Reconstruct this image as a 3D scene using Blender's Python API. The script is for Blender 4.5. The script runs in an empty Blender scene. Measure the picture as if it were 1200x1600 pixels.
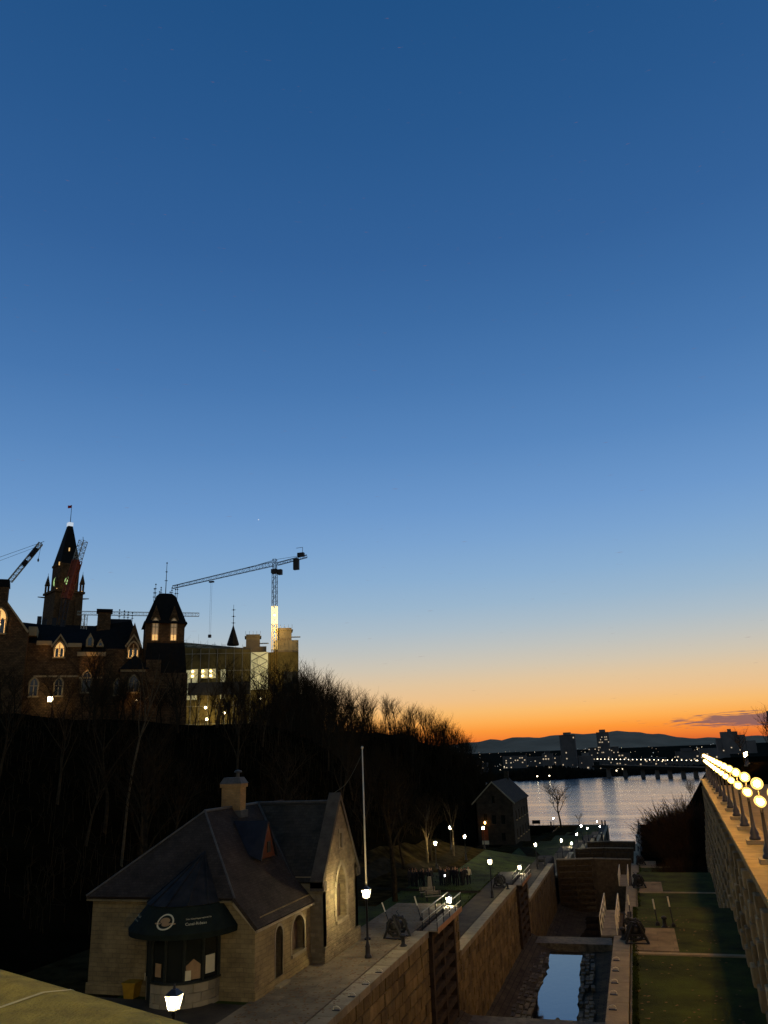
import bpy, bmesh, math, random
from mathutils import Matrix, Vector
R = math.radians
rnd = random.Random(7)
sc = bpy.context.scene
C = sc.collection

# ---------------------------------------------------------------- camera, sky, sun, exposure
YAW, PITCH, ROLL = R(16.57), R(17.533), R(2.3)
cam = bpy.data.objects.new('camera', bpy.data.cameras.new('camera'))
C.objects.link(cam); sc.camera = cam
_f = Vector((-math.sin(YAW) * math.cos(PITCH), math.cos(YAW) * math.cos(PITCH), math.sin(PITCH)))
_r = Vector((math.cos(YAW), math.sin(YAW), 0)); _u = _r.cross(_f)
_px = _r * math.cos(ROLL) - _u * math.sin(ROLL); _py = _r * math.sin(ROLL) + _u * math.cos(ROLL)
_m = Matrix((_px, _py, -_f)).transposed().to_4x4(); _m.translation = (0, 0, 34)
cam.matrix_world = _m
cam.data.sensor_fit = 'VERTICAL'; cam.data.sensor_height = 36; cam.data.lens = 36 * 1202 / 1600
cam.data.clip_start = 0.05; cam.data.clip_end = 40000

def lin(c):
    return tuple(((v / 255) / 12.92 if v / 255 <= 0.04045 else ((v / 255 + 0.055) / 1.055) ** 2.4) for v in c)

w = bpy.data.worlds.new('World'); sc.world = w; w.use_nodes = True
nt = w.node_tree; N = nt.nodes; L = nt.links
def nd(t, **k):
    n = N.new(t)
    for a, b in k.items(): setattr(n, a, b)
    return n
def mth(op, a, b=None, c=None, clamp=False):
    n = nd('ShaderNodeMath', operation=op, use_clamp=clamp)
    for i, v in enumerate((a, b, c)):
        if v is None: continue
        if isinstance(v, (int, float)): n.inputs[i].default_value = v
        else: L.new(v, n.inputs[i])
    return n.outputs[0]
tc = nd('ShaderNodeTexCoord'); sep = nd('ShaderNodeSeparateXYZ'); L.new(tc.outputs['Generated'], sep.inputs[0])
def ramp(stops):
    n = nd('ShaderNodeValToRGB'); e = n.color_ramp.elements
    n.color_ramp.interpolation = 'EASE' if False else 'LINEAR'
    while len(e) > 1: e.remove(e[-1])
    e[0].position = stops[0][0]; e[0].color = (*lin(stops[0][1]), 1)
    for p, c in stops[1:]:
        x = e.new(p); x.color = (*lin(c), 1)
    return n
# twilight colours by the sine of the elevation: towards the sunset, and away from it
warm = ramp([(0.0, (200, 88, 48)), (0.006, (222, 106, 46)), (0.014, (243, 131, 50)), (0.023, (251, 150, 56)), (0.034, (252, 173, 82)), (0.047, (247, 187, 110)), (0.063, (236, 192, 138)),
             (0.083, (224, 195, 156)), (0.103, (207, 195, 175)), (0.125, (190, 192, 188)), (0.15, (171, 187, 198)), (0.18, (152, 180, 204)),
             (0.215, (136, 172, 207)), (0.26, (120, 161, 206)), (0.30, (107, 151, 202)), (0.375, (86, 133, 188)), (0.45, (70, 118, 174)),
             (0.52, (58, 106, 162)), (0.585, (49, 96, 152)), (0.69, (38, 86, 140)), (0.79, (29, 78, 130)), (1.0, (19, 62, 112))])
cool = ramp([(0.0, (150, 118, 116)), (0.03, (180, 150, 138)), (0.06, (190, 174, 164)), (0.10, (178, 186, 190)), (0.15, (152, 180, 204)), (0.22, (124, 164, 204)),
             (0.30, (100, 145, 196)), (0.45, (65, 112, 169)), (0.60, (46, 92, 148)), (0.79, (29, 77, 129)), (1.0, (19, 62, 112))])
L.new(sep.outputs[2], warm.inputs[0]); L.new(sep.outputs[2], cool.inputs[0])
az = mth('ARCTAN2', sep.outputs[0], sep.outputs[1])
daz = mth('DIVIDE', mth('ABSOLUTE', mth('SUBTRACT', az, R(-2))), R(62))
glow = mth('POWER', 2.718, mth('MULTIPLY', mth('MULTIPLY', daz, daz), -1.0))
mixs = nd('ShaderNodeMix', data_type='RGBA'); L.new(glow, mixs.inputs['Factor']); L.new(cool.outputs[0], mixs.inputs['A']); L.new(warm.outputs[0], mixs.inputs['B'])
# thin purple cloud bank low over the hills, right of the sunset
cv = nd('ShaderNodeCombineXYZ'); L.new(mth('MULTIPLY', az, 24.0), cv.inputs[0]); L.new(mth('MULTIPLY', sep.outputs[2], 300.0), cv.inputs[1])
cn = nd('ShaderNodeTexNoise'); cn.inputs['Scale'].default_value = 1.9; cn.inputs['Detail'].default_value = 6; cn.inputs['Roughness'].default_value = 0.55
L.new(cv.outputs[0], cn.inputs['Vector'])
STAR = (-0.4232, 0.8570, 0.2941)   # the evening planet
def bump_fn(x, c, wd):
    d = mth('DIVIDE', mth('SUBTRACT', x, c), wd)
    return mth('POWER', 2.718, mth('MULTIPLY', mth('MULTIPLY', d, d), -1.0))
cm = mth('MULTIPLY', bump_fn(sep.outputs[2], 0.0235, 0.0085), bump_fn(az, R(8.0), R(5.2)))
cf = mth('MULTIPLY', mth('SUBTRACT', mth('ADD', mth('MULTIPLY', cm, 0.85), mth('MULTIPLY', cn.outputs[0], 1.7)), 1.16), 4.0, clamp=True)
mixc = nd('ShaderNodeMix', data_type='RGBA'); L.new(mth('MULTIPLY', cf, 0.9), mixc.inputs['Factor']); L.new(mixs.outputs['Result'], mixc.inputs['A'])
mixc.inputs['B'].default_value = (*lin((124, 92, 96)), 1)
# physical sky node adds its faint share of the twilight
sky = nd('ShaderNodeTexSky', sky_type='NISHITA', sun_disc=False, sun_elevation=R(-2.0), sun_rotation=R(-2), altitude=60.0)
dotn = nd('ShaderNodeVectorMath', operation='DOT_PRODUCT'); L.new(tc.outputs['Generated'], dotn.inputs[0]); dotn.inputs[1].default_value = Vector(STAR).normalized()
star = mth('MULTIPLY', mth('GREATER_THAN', dotn.outputs['Value'], math.cos(R(0.045))), 0.5)
mixst = nd('ShaderNodeMix', data_type='RGBA'); L.new(star, mixst.inputs['Factor']); L.new(mixc.outputs['Result'], mixst.inputs['A']); mixst.inputs['B'].default_value = (1, 1, 1, 1)
addn = nd('ShaderNodeMix', data_type='RGBA', blend_type='ADD'); addn.inputs['Factor'].default_value = 0.02
L.new(mixst.outputs['Result'], addn.inputs['A']); L.new(sky.outputs[0], addn.inputs['B'])
L.new(addn.outputs['Result'], N['Background'].inputs[0]); N['Background'].inputs[1].default_value = 1.0

sun = bpy.data.lights.new('sun', 'SUN'); sun.energy = 0.03; sun.angle = R(20); sun.color = (1, 0.6, 0.35)
suno = bpy.data.objects.new('sun', sun); C.objects.link(suno); suno.rotation_euler = (R(88.5), 0, R(178))
sc.view_settings.view_transform = 'Standard'; sc.view_settings.look = 'None'
sc.view_settings.exposure = 0; sc.view_settings.gamma = 1
sc.cycles.use_denoising = True
try: sc.cycles.denoiser = 'OPENIMAGEDENOISE'
except Exception: pass
sc.cycles.max_bounces = 4; sc.cycles.diffuse_bounces = 2; sc.cycles.glossy_bounces = 2
sc.cycles.sample_clamp_indirect = 3.0; sc.cycles.use_light_tree = True
sc.cycles.caustics_reflective = False; sc.cycles.caustics_refractive = False

# ---------------------------------------------------------------- materials
def wbal(c): return (c[0] * 1.0, c[1] * 0.86, c[2] * 0.55)
def mat(name, col, rough=0.85, metal=0.0, var=0.3, scale=1.5, bump=0.0, bscale=None, emit=0.0, ecol=None, ior=None, rand=0.0, col2=None, spec=0.12, streak=0.0):
    if not emit: col = wbal(col); col2 = wbal(col2) if col2 else None
    m = bpy.data.materials.new(name); m.use_nodes = True
    t = m.node_tree; ns = t.nodes; ls = t.links; b = ns['Principled BSDF']
    b.inputs['Roughness'].default_value = rough; b.inputs['Metallic'].default_value = metal
    b.inputs['Specular IOR Level'].default_value = spec
    if ior: b.inputs['IOR'].default_value = ior; b.inputs['Specular IOR Level'].default_value = 0.5
    g = ns.new('ShaderNodeNewGeometry')
    nz = ns.new('ShaderNodeTexNoise'); nz.inputs['Scale'].default_value = scale; nz.inputs['Detail'].default_value = 5; nz.inputs['Roughness'].default_value = 0.6
    ls.new(g.outputs['Position'], nz.inputs['Vector'])
    cr = ns.new('ShaderNodeValToRGB'); cr.color_ramp.elements[0].position = 0.3; cr.color_ramp.elements[1].position = 0.7
    c2 = col2 if col2 else col
    cr.color_ramp.elements[0].color = (*[max(0, v * (1 - var)) for v in col], 1)
    cr.color_ramp.elements[1].color = (*[min(1, v * (1 + var)) for v in c2], 1)
    ls.new(nz.outputs[0], cr.inputs[0]); out = cr.outputs[0]
    if streak:
        mpg = ns.new('ShaderNodeMapping'); mpg.inputs['Scale'].default_value = (1.3, 1.3, .16); ls.new(g.outputs['Position'], mpg.inputs['Vector'])
        n3 = ns.new('ShaderNodeTexNoise'); n3.inputs['Scale'].default_value = 1; n3.inputs['Detail'].default_value = 6; n3.inputs['Roughness'].default_value = .65; ls.new(mpg.outputs[0], n3.inputs['Vector'])
        m3 = ns.new('ShaderNodeMapRange'); m3.inputs[1].default_value = .36; m3.inputs[2].default_value = .66; m3.inputs[3].default_value = 1 - streak; m3.inputs[4].default_value = 1.15; ls.new(n3.outputs[0], m3.inputs[0])
        x3 = ns.new('ShaderNodeMix'); x3.data_type = 'RGBA'; x3.blend_type = 'MULTIPLY'; x3.inputs['Factor'].default_value = 1
        ls.new(out, x3.inputs['A']); ls.new(m3.outputs[0], x3.inputs['B']); out = x3.outputs['Result']
    if rand:
        oi = ns.new('ShaderNodeObjectInfo'); mp = ns.new('ShaderNodeMapRange')
        mp.inputs[3].default_value = 1 - rand; mp.inputs[4].default_value = 1 + rand
        ls.new(oi.outputs['Random'], mp.inputs[0])
        mx = ns.new('ShaderNodeMix'); mx.data_type = 'RGBA'; mx.blend_type = 'MULTIPLY'; mx.inputs['Factor'].default_value = 1
        ls.new(out, mx.inputs['A']); ls.new(mp.outputs[0], mx.inputs['B']); out = mx.outputs['Result']
    ls.new(out, b.inputs['Base Color'])
    if bump:
        n2 = ns.new('ShaderNodeTexNoise'); n2.inputs['Scale'].default_value = bscale or scale * 4; n2.inputs['Detail'].default_value = 6
        ls.new(g.outputs['Position'], n2.inputs['Vector'])
        bp = ns.new('ShaderNodeBump'); bp.inputs['Strength'].default_value = bump; bp.inputs['Distance'].default_value = 0.1
        ls.new(n2.outputs[0], bp.inputs['Height']); ls.new(bp.outputs[0], b.inputs['Normal'])
    if emit:
        b.inputs['Emission Color'].default_value = (*(ecol or col), 1); b.inputs['Emission Strength'].default_value = emit
    return m

def masonry(name, c1, c2, mortar, bw=0.6, bh=0.3, rough=0.9, bump=0.6, msize=0.015, off=0.5):
    c1, c2, mortar = wbal(c1), wbal(c2), wbal(mortar)
    m = bpy.data.materials.new(name); m.use_nodes = True
    t = m.node_tree; ns = t.nodes; ls = t.links; b = ns['Principled BSDF']; b.inputs['Roughness'].default_value = rough
    b.inputs['Specular IOR Level'].default_value = 0.1
    uv = ns.new('ShaderNodeTexCoord')
    wob = ns.new('ShaderNodeTexNoise'); wob.inputs['Scale'].default_value = 1.7; ls.new(uv.outputs['UV'], wob.inputs['Vector'])
    va = ns.new('ShaderNodeVectorMath'); va.operation = 'MULTIPLY_ADD'; ls.new(wob.outputs['Color'], va.inputs[0]); va.inputs[1].default_value = (0.12, 0.12, 0); ls.new(uv.outputs['UV'], va.inputs[2])
    br = ns.new('ShaderNodeTexBrick'); ls.new(va.outputs[0], br.inputs['Vector'])
    br.inputs['Color1'].default_value = (*c1, 1); br.inputs['Color2'].default_value = (*c2, 1); br.inputs['Mortar'].default_value = (*mortar, 1)
    br.inputs['Scale'].default_value = 1; br.inputs['Brick Width'].default_value = bw; br.inputs['Row Height'].default_value = bh
    br.inputs['Mortar Size'].default_value = msize; br.inputs['Mortar Smooth'].default_value = 0.3; br.offset = off
    nz = ns.new('ShaderNodeTexNoise'); nz.inputs['Scale'].default_value = 0.7; nz.inputs['Detail'].default_value = 7; nz.inputs['Roughness'].default_value = 0.65
    ls.new(uv.outputs['UV'], nz.inputs['Vector'])
    mr = ns.new('ShaderNodeMapRange'); mr.inputs[1].default_value = 0.3; mr.inputs[2].default_value = 0.7; mr.inputs[3].default_value = 0.55; mr.inputs[4].default_value = 1.3
    ls.new(nz.outputs[0], mr.inputs[0])
    mx = ns.new('ShaderNodeMix'); mx.data_type = 'RGBA'; mx.blend_type = 'MULTIPLY'; mx.inputs['Factor'].default_value = 1
    ls.new(br.outputs['Color'], mx.inputs['A']); ls.new(mr.outputs[0], mx.inputs['B']); ls.new(mx.outputs['Result'], b.inputs['Base Color'])
    n2 = ns.new('ShaderNodeTexNoise'); n2.inputs['Scale'].default_value = 9; n2.inputs['Detail'].default_value = 5; ls.new(uv.outputs['UV'], n2.inputs['Vector'])
    sb = ns.new('ShaderNodeMath'); sb.operation = 'SUBTRACT'; ls.new(n2.outputs[0], sb.inputs[0]); ls.new(br.outputs['Fac'], sb.inputs[1])
    bp = ns.new('ShaderNodeBump'); bp.inputs['Strength'].default_value = bump; bp.inputs['Distance'].default_value = 0.05
    ls.new(sb.outputs[0], bp.inputs['Height']); ls.new(bp.outputs[0], b.inputs['Normal'])
    return m

WARM = (1.0, 0.54, 0.12); WHITE = (1.0, 0.86, 0.55)
MT = {
 'stone': masonry('limestone_wall', (0.245, 0.198, 0.118), (0.195, 0.158, 0.095), (0.16, 0.132, 0.085), 0.42, 0.2, bump=0.7),
 'rubble': masonry('rubble_wall', (0.26, 0.22, 0.16), (0.17, 0.145, 0.11), (0.2, 0.18, 0.14), 0.38, 0.19, bump=1.0, msize=0.022),
 'block': mat('lock_wall_stone', (0.18, 0.14, 0.075), 0.9, var=0.4, scale=0.9, bump=0.7, bscale=7, rand=0.3, streak=.2),
 'joint': mat('wall_joint', (0.025, 0.019, 0.014), 0.95, var=0.4, scale=1),
 'coping': mat('coping_stone', (0.25, 0.225, 0.18), 0.85, var=0.25, scale=1.2, bump=0.3, bscale=10, rand=0.15),
 'paving': masonry('paving', (0.22, 0.19, 0.15), (0.17, 0.15, 0.12), (0.1, 0.09, 0.075), 1.6, 0.8, bump=0.25, msize=0.012),
 'asphalt': mat('path_asphalt', (0.055, 0.048, 0.038), 0.9, var=0.35, scale=0.8, bump=0.2, bscale=20),
 'lawn': mat('lawn_grass', (0.022, 0.038, 0.004), 0.95, var=0.5, scale=0.5, bump=0.8, bscale=14, col2=(0.036, 0.054, 0.006), spec=0.1),
 'dirtpath': mat('worn_path', (0.03, 0.026, 0.02), 0.95, var=0.35, scale=1.2, bump=0.3, bscale=12, spec=0.0),
 'bank': mat('leaf_strewn_bank', (0.018, 0.014, 0.008), 0.95, var=0.6, scale=0.6, bump=0.8, bscale=9, col2=(0.034, 0.026, 0.013), spec=0.0),
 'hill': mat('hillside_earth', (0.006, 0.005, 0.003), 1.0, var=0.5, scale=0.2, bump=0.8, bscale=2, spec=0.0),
 'floor': masonry('lock_floor', (0.085, 0.075, 0.06), (0.06, 0.053, 0.043), (0.03, 0.027, 0.022), 1.0, 0.45, bump=0.8, msize=0.03),
 'floorstone': mat('lock_floor_stone', (0.11, 0.1, 0.085), 0.7, var=0.5, scale=2, bump=0.5, bscale=8, rand=0.35),
 'timber': mat('gate_timber', (0.05, 0.038, 0.028), 0.85, var=0.4, scale=2, bump=0.3, bscale=12, rand=0.1),
 'planks': mat('walkway_planks', (0.2, 0.18, 0.155), 0.85, var=0.3, scale=3, bump=0.2, bscale=20, rand=0.15),
 'kick': mat('kickboard_paint', (0.34, 0.2, 0.12), 0.7, var=0.25, scale=3),
 'iron': mat('black_iron', (0.011, 0.011, 0.012), 0.6, metal=0.0, var=0.3, scale=6, spec=0.25),
 'postiron': mat('lamp_post_iron', (0.018, 0.016, 0.015), 0.4, metal=0.2, var=0.3, scale=5, spec=0.5),
 'steel': mat('galvanised_rail', (0.42, 0.42, 0.41), 0.35, metal=0.7, var=0.15, scale=4),
 'whitepaint': mat('white_rail_paint', (0.62, 0.6, 0.55), 0.5, var=0.15, scale=4),
 'shingle': masonry('cedar_shingles', (0.052, 0.042, 0.039), (0.036, 0.029, 0.027), (0.02, 0.017, 0.016), 0.2, 0.14, bump=0.5, msize=0.008),
 'slate': masonry('slate_roof', (0.05, 0.046, 0.042), (0.036, 0.034, 0.031), (0.018, 0.017, 0.016), 0.3, 0.2, bump=0.5, msize=0.008),
 'tin': mat('tinned_roof', (0.02, 0.018, 0.017), 0.7, metal=0.0, var=0.6, scale=1.5, bump=0.1),
 'tinblue': mat('blue_tin_roof', (0.016, 0.018, 0.028), 0.6, metal=0.0, var=0.3, scale=2),
 'redwood': mat('red_dormer_boards', (0.085, 0.03, 0.015), 0.8, var=0.3, scale=3),
 'door': mat('dark_red_door', (0.045, 0.018, 0.014), 0.6, var=0.3, scale=4),
 'boards': mat('shutter_boards', (0.085, 0.06, 0.045), 0.8, var=0.35, scale=3, rand=0.15),
 'frame': mat('dark_window_frame', (0.02, 0.024, 0.022), 0.5, var=0.2, scale=4),
 'glass': mat('dark_glass', (0.012, 0.015, 0.014), 0.06, var=0.2, scale=2, ior=1.5),
 'awning': mat('dark_green_canvas', (0.011, 0.016, 0.013), 0.95, var=0.25, scale=2, bump=0.1),
 'print': mat('pale_print', (0.55, 0.52, 0.42), 0.8, var=0.1, scale=5),
 'paper': mat('notice_paper', (0.6, 0.58, 0.48), 0.8, var=0.1, scale=3),
 'card': mat('brown_card', (0.3, 0.2, 0.12), 0.8, var=0.15, scale=3),
 'bin': mat('yellow_bin_plastic', (0.3, 0.18, 0.02), 0.5, var=0.2, scale=3),
 'brickorange': masonry('chimney_brick', (0.34, 0.22, 0.11), (0.28, 0.18, 0.09), (0.2, 0.16, 0.11), 0.24, 0.09, bump=0.4, msize=0.01),
 'lead': mat('lead_cap', (0.09, 0.09, 0.1), 0.6, metal=0.3, var=0.3, scale=3),
 'pole': mat('flagpole_paint', (0.6, 0.57, 0.53), 0.4, var=0.1, scale=3),
 'rope': mat('halyard_rope', (0.1, 0.1, 0.09), 0.9, var=0.1),
 'lantern': mat('lit_lantern_glass', (1, 0.9, 0.65), 0.5, emit=75, ecol=WHITE, var=0.0),
 'globe': mat('lit_glass_globe', (1, 0.8, 0.5), 0.5, emit=170, ecol=WARM, var=0.0),
 'bark': mat('tree_bark', (0.034, 0.027, 0.02), 0.95, var=0.4, scale=3, bump=0.4, rand=0.3, spec=0.0),
 'twig': mat('bare_twigs', (0.026, 0.02, 0.014), 0.95, var=0.3, scale=2, rand=0.3, spec=0.0),
 'palebark': mat('pale_bark', (0.075, 0.06, 0.04), 0.9, var=0.4, scale=3, bump=0.3, spec=0.1),
 'redtwig': mat('reddish_twigs', (0.026, 0.016, 0.01), 0.95, var=0.4, scale=1.2, rand=0.3, spec=0.05),
 'skin': mat('skin', (0.35, 0.2, 0.14), 0.6, var=0.1), 'hair': mat('dark_hair', (0.02, 0.014, 0.01), 0.7, var=0.2),
 'jacket': mat('dark_jacket', (0.02, 0.02, 0.024), 0.9, var=0.3, rand=0.6), 'pale_jacket': mat('pale_jacket', (0.5, 0.46, 0.4), 0.9, var=0.15),
 'trousers': mat('dark_trousers', (0.014, 0.015, 0.02), 0.9, var=0.3, rand=0.4), 'phone': mat('phone_screen', (1, 1, 1), 0.4, emit=25, ecol=(0.9, 0.95, 1), var=0.0),
 'museum': masonry('museum_stone', (0.045, 0.04, 0.032), (0.034, 0.03, 0.025), (0.022, 0.019, 0.016), 0.7, 0.35, bump=0.7),
 'parl': masonry('nepean_sandstone', (0.17, 0.1, 0.05), (0.09, 0.055, 0.028), (0.05, 0.032, 0.02), 0.5, 0.28, bump=1.2, msize=0.03),
 'trim': mat('ohio_sandstone_trim', (0.34, 0.26, 0.16), 0.85, var=0.2, scale=1.2),
 'parlslate': mat('dark_slate', (0.012, 0.011, 0.011), 0.9, var=0.3, scale=1.5, bump=0.2, spec=0.08),
 'copperdark': mat('dark_copper_roof', (0.012, 0.012, 0.012), 0.9, var=0.3, scale=1.0),
 'litwin': mat('lit_window', (1, 0.7, 0.35), 0.5, emit=0.75, ecol=(1.0, 0.56, 0.16), var=0.0),
 'dimwin': mat('dim_lit_window', (0.8, 0.6, 0.3), 0.5, emit=0.1, ecol=(1.0, 0.6, 0.25), var=0.0),
 'greenlit': mat('green_clock_glow', (0.6, 0.8, 0.35), 0.5, emit=0.55, ecol=(0.55, 0.8, 0.25), var=0.0),
 'wrap': mat('construction_sheeting', (0.085, 0.068, 0.026), 0.85, var=0.5, scale=0.12, bump=0.3, bscale=0.8, col2=(0.11, 0.088, 0.035)),
 'wraplit': mat('emissive_sheeting', (0.5, 0.45, 0.25), 0.8, var=0.2, scale=0.3, emit=0.26, ecol=(0.85, 0.74, 0.36)),  # lit look put into the sheeting as emission, no lamp behind it
 'concrete': mat('pale_concrete', (0.22, 0.2, 0.165), 0.9, var=0.25, scale=0.25, bump=0.2),
 'scaffold': mat('scaffold_tube', (0.25, 0.25, 0.25), 0.5, metal=0.5, var=0.2, scale=2),
 'litmast': mat('emissive_crane_mast', (0.8, 0.6, 0.2), 0.5, emit=2.2, ecol=(1.0, 0.68, 0.22), var=0.0),  # work-lamp light on the mast put into the steel as emission
 'floodlamp': mat('floodlight_glass', (1, 0.9, 0.6), 0.5, emit=18, ecol=(1.0, 0.82, 0.45), var=0.0),
 'yellowsteel': mat('yellow_crane_steel', (0.2, 0.13, 0.03), 0.5, var=0.2, scale=2),
 'whitesteel': mat('white_crane_steel', (0.4, 0.4, 0.4), 0.5, var=0.2, scale=2),
 'darksteel': mat('dark_crane_steel', (0.03, 0.03, 0.035), 0.5, var=0.2, scale=2),
 'redsteel': mat('red_crane_steel', (0.3, 0.07, 0.035), 0.6, var=0.2, scale=2),
 'redflag': mat('red_flag', (0.5, 0.03, 0.03), 0.8, var=0.2, scale=2),
 'hills': mat('far_hills', (0.42, 0.27, 0.22), 1.0, var=0.2, scale=0.003, spec=0.0),  # distance haze put into the colour, much paler than real woodland
 'farland': mat('far_shore_land', (0.02, 0.018, 0.016), 1.0, var=0.4, scale=0.02, spec=0.0),
 'farwood': mat('far_wood', (0.013, 0.011, 0.009), 1.0, var=0.4, scale=0.05, spec=0.0),
 'citywall': mat('city_wall', (0.11, 0.1, 0.11), 0.9, var=0.3, scale=0.05, rand=0.4),  # lightened so the colour carries the haze that is not built
 'citywin': mat('city_window_light', (1, 0.8, 0.5), 0.5, emit=0.5, ecol=(1.0, 0.72, 0.4), var=0.0),
 'citylamp': mat('city_lamp_light', (1, 0.9, 0.6), 0.5, emit=9.0, ecol=(1.0, 0.8, 0.5), var=0.0),
 'terracestone': mat('terrace_wall_stone', (0.38, 0.28, 0.17), 0.9, var=0.4, scale=0.8, bump=0.5, bscale=6, rand=0.3, streak=.5),
 'terracedeck': mat('terrace_deck', (0.15, 0.115, 0.065), 0.85, var=0.25, scale=0.7, bump=0.15, bscale=12),
 'terracecoping': mat('terrace_coping_stone', (0.24, 0.19, 0.1), 0.85, var=0.25, scale=1.2, bump=0.3, bscale=10, rand=0.15),
 'darkcoping': mat('weathered_coping', (0.075, 0.066, 0.06), 0.9, var=0.3, scale=1.5, bump=0.3, bscale=10),
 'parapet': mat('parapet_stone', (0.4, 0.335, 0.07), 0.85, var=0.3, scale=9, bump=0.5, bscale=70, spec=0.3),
 'mortar': mat('pale_mortar', (0.75, 0.72, 0.5), 0.9, var=0.2, scale=8),
 'signboard': mat('dark_signboard', (0.02, 0.018, 0.016), 0.7, var=0.2),
}
def frosted(name, col, strength, clear):
    m = bpy.data.materials.new(name); m.use_nodes = True; t = m.node_tree; ns = t.nodes; ls = t.links
    for n_ in list(ns): ns.remove(n_)
    o = ns.new('ShaderNodeOutputMaterial'); mx = ns.new('ShaderNodeMixShader'); tr = ns.new('ShaderNodeBsdfTransparent'); em = ns.new('ShaderNodeEmission')
    em.inputs[0].default_value = (*col, 1); em.inputs[1].default_value = strength; mx.inputs[0].default_value = clear
    ls.new(em.outputs[0], mx.inputs[1]); ls.new(tr.outputs[0], mx.inputs[2]); ls.new(mx.outputs[0], o.inputs[0]); return m
MT['globeglass'] = frosted('frosted_globe_glass', (1.0, .62, .14), 3.0, .45)
MT['globebulb'] = mat('globe_bulb', (1, .8, .5), .5, emit=1000, ecol=WARM, var=0.0)
MT['lanternglass'] = frosted('frosted_lantern_glass', (1.0, .78, .36), 3.2, .45)
MT['lanternbulb'] = mat('lantern_bulb', (1, .9, .6), .5, emit=1250, ecol=WHITE, var=0.0)
MT['sodiumbulb'] = mat('sodium_bulb', (1, .7, .2), .5, emit=2300, ecol=(1.0, 0.64, 0.08), var=0.0)
def water_mat(name, col, ior, rough, sx, sy, strength, dist, det=6):
    m = bpy.data.materials.new(name); m.use_nodes = True
    t = m.node_tree; ns = t.nodes; ls = t.links; b = ns['Principled BSDF']
    b.inputs['Base Color'].default_value = (*col, 1); b.inputs['Roughness'].default_value = rough; b.inputs['IOR'].default_value = ior
    g = ns.new('ShaderNodeNewGeometry'); mp = ns.new('ShaderNodeMapping'); mp.inputs['Scale'].default_value = (sx, sy, 1)
    ls.new(g.outputs['Position'], mp.inputs['Vector'])
    nz = ns.new('ShaderNodeTexNoise'); nz.inputs['Scale'].default_value = 1; nz.inputs['Detail'].default_value = det; nz.inputs['Roughness'].default_value = 0.6; nz.inputs['Distortion'].default_value = 0.4
    ls.new(mp.outputs[0], nz.inputs['Vector'])
    bp = ns.new('ShaderNodeBump'); bp.inputs['Strength'].default_value = strength; bp.inputs['Distance'].default_value = dist
    ls.new(nz.outputs[0], bp.inputs['Height']); ls.new(bp.outputs[0], b.inputs['Normal'])
    return m
def river_mat():
    m = bpy.data.materials.new('river_water'); m.use_nodes = True
    t = m.node_tree; ns = t.nodes; ls = t.links; b = ns['Principled BSDF']
    b.inputs['Base Color'].default_value = (.004, .006, .009, 1); b.inputs['Roughness'].default_value = .17; b.inputs['IOR'].default_value = 2.6
    g = ns.new('ShaderNodeNewGeometry')
    def noise(sx, sy, det):
        mp = ns.new('ShaderNodeMapping'); mp.inputs['Scale'].default_value = (sx, sy, 1); ls.new(g.outputs['Position'], mp.inputs['Vector'])
        nz = ns.new('ShaderNodeTexNoise'); nz.inputs['Scale'].default_value = 1; nz.inputs['Detail'].default_value = det; nz.inputs['Roughness'].default_value = .6; nz.inputs['Distortion'].default_value = .3
        ls.new(mp.outputs[0], nz.inputs['Vector']); return nz.outputs[0]
    band = noise(.007, .045, 5); mr = ns.new('ShaderNodeMapRange'); mr.inputs[1].default_value = .38; mr.inputs[2].default_value = .62; mr.inputs[3].default_value = .08; mr.inputs[4].default_value = .6; ls.new(band, mr.inputs[0])
    bp = ns.new('ShaderNodeBump'); bp.inputs['Distance'].default_value = 1.15; ls.new(mr.outputs[0], bp.inputs['Strength']); ls.new(noise(.05, .16, 7), bp.inputs['Height']); ls.new(bp.outputs[0], b.inputs['Normal'])
    return m
MT['river'] = river_mat()
MT['pool'] = water_mat('pool_water', (0.004, 0.005, 0.006), 2.3, 0.015, 0.9, 0.7, 0.22, 0.03)

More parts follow.
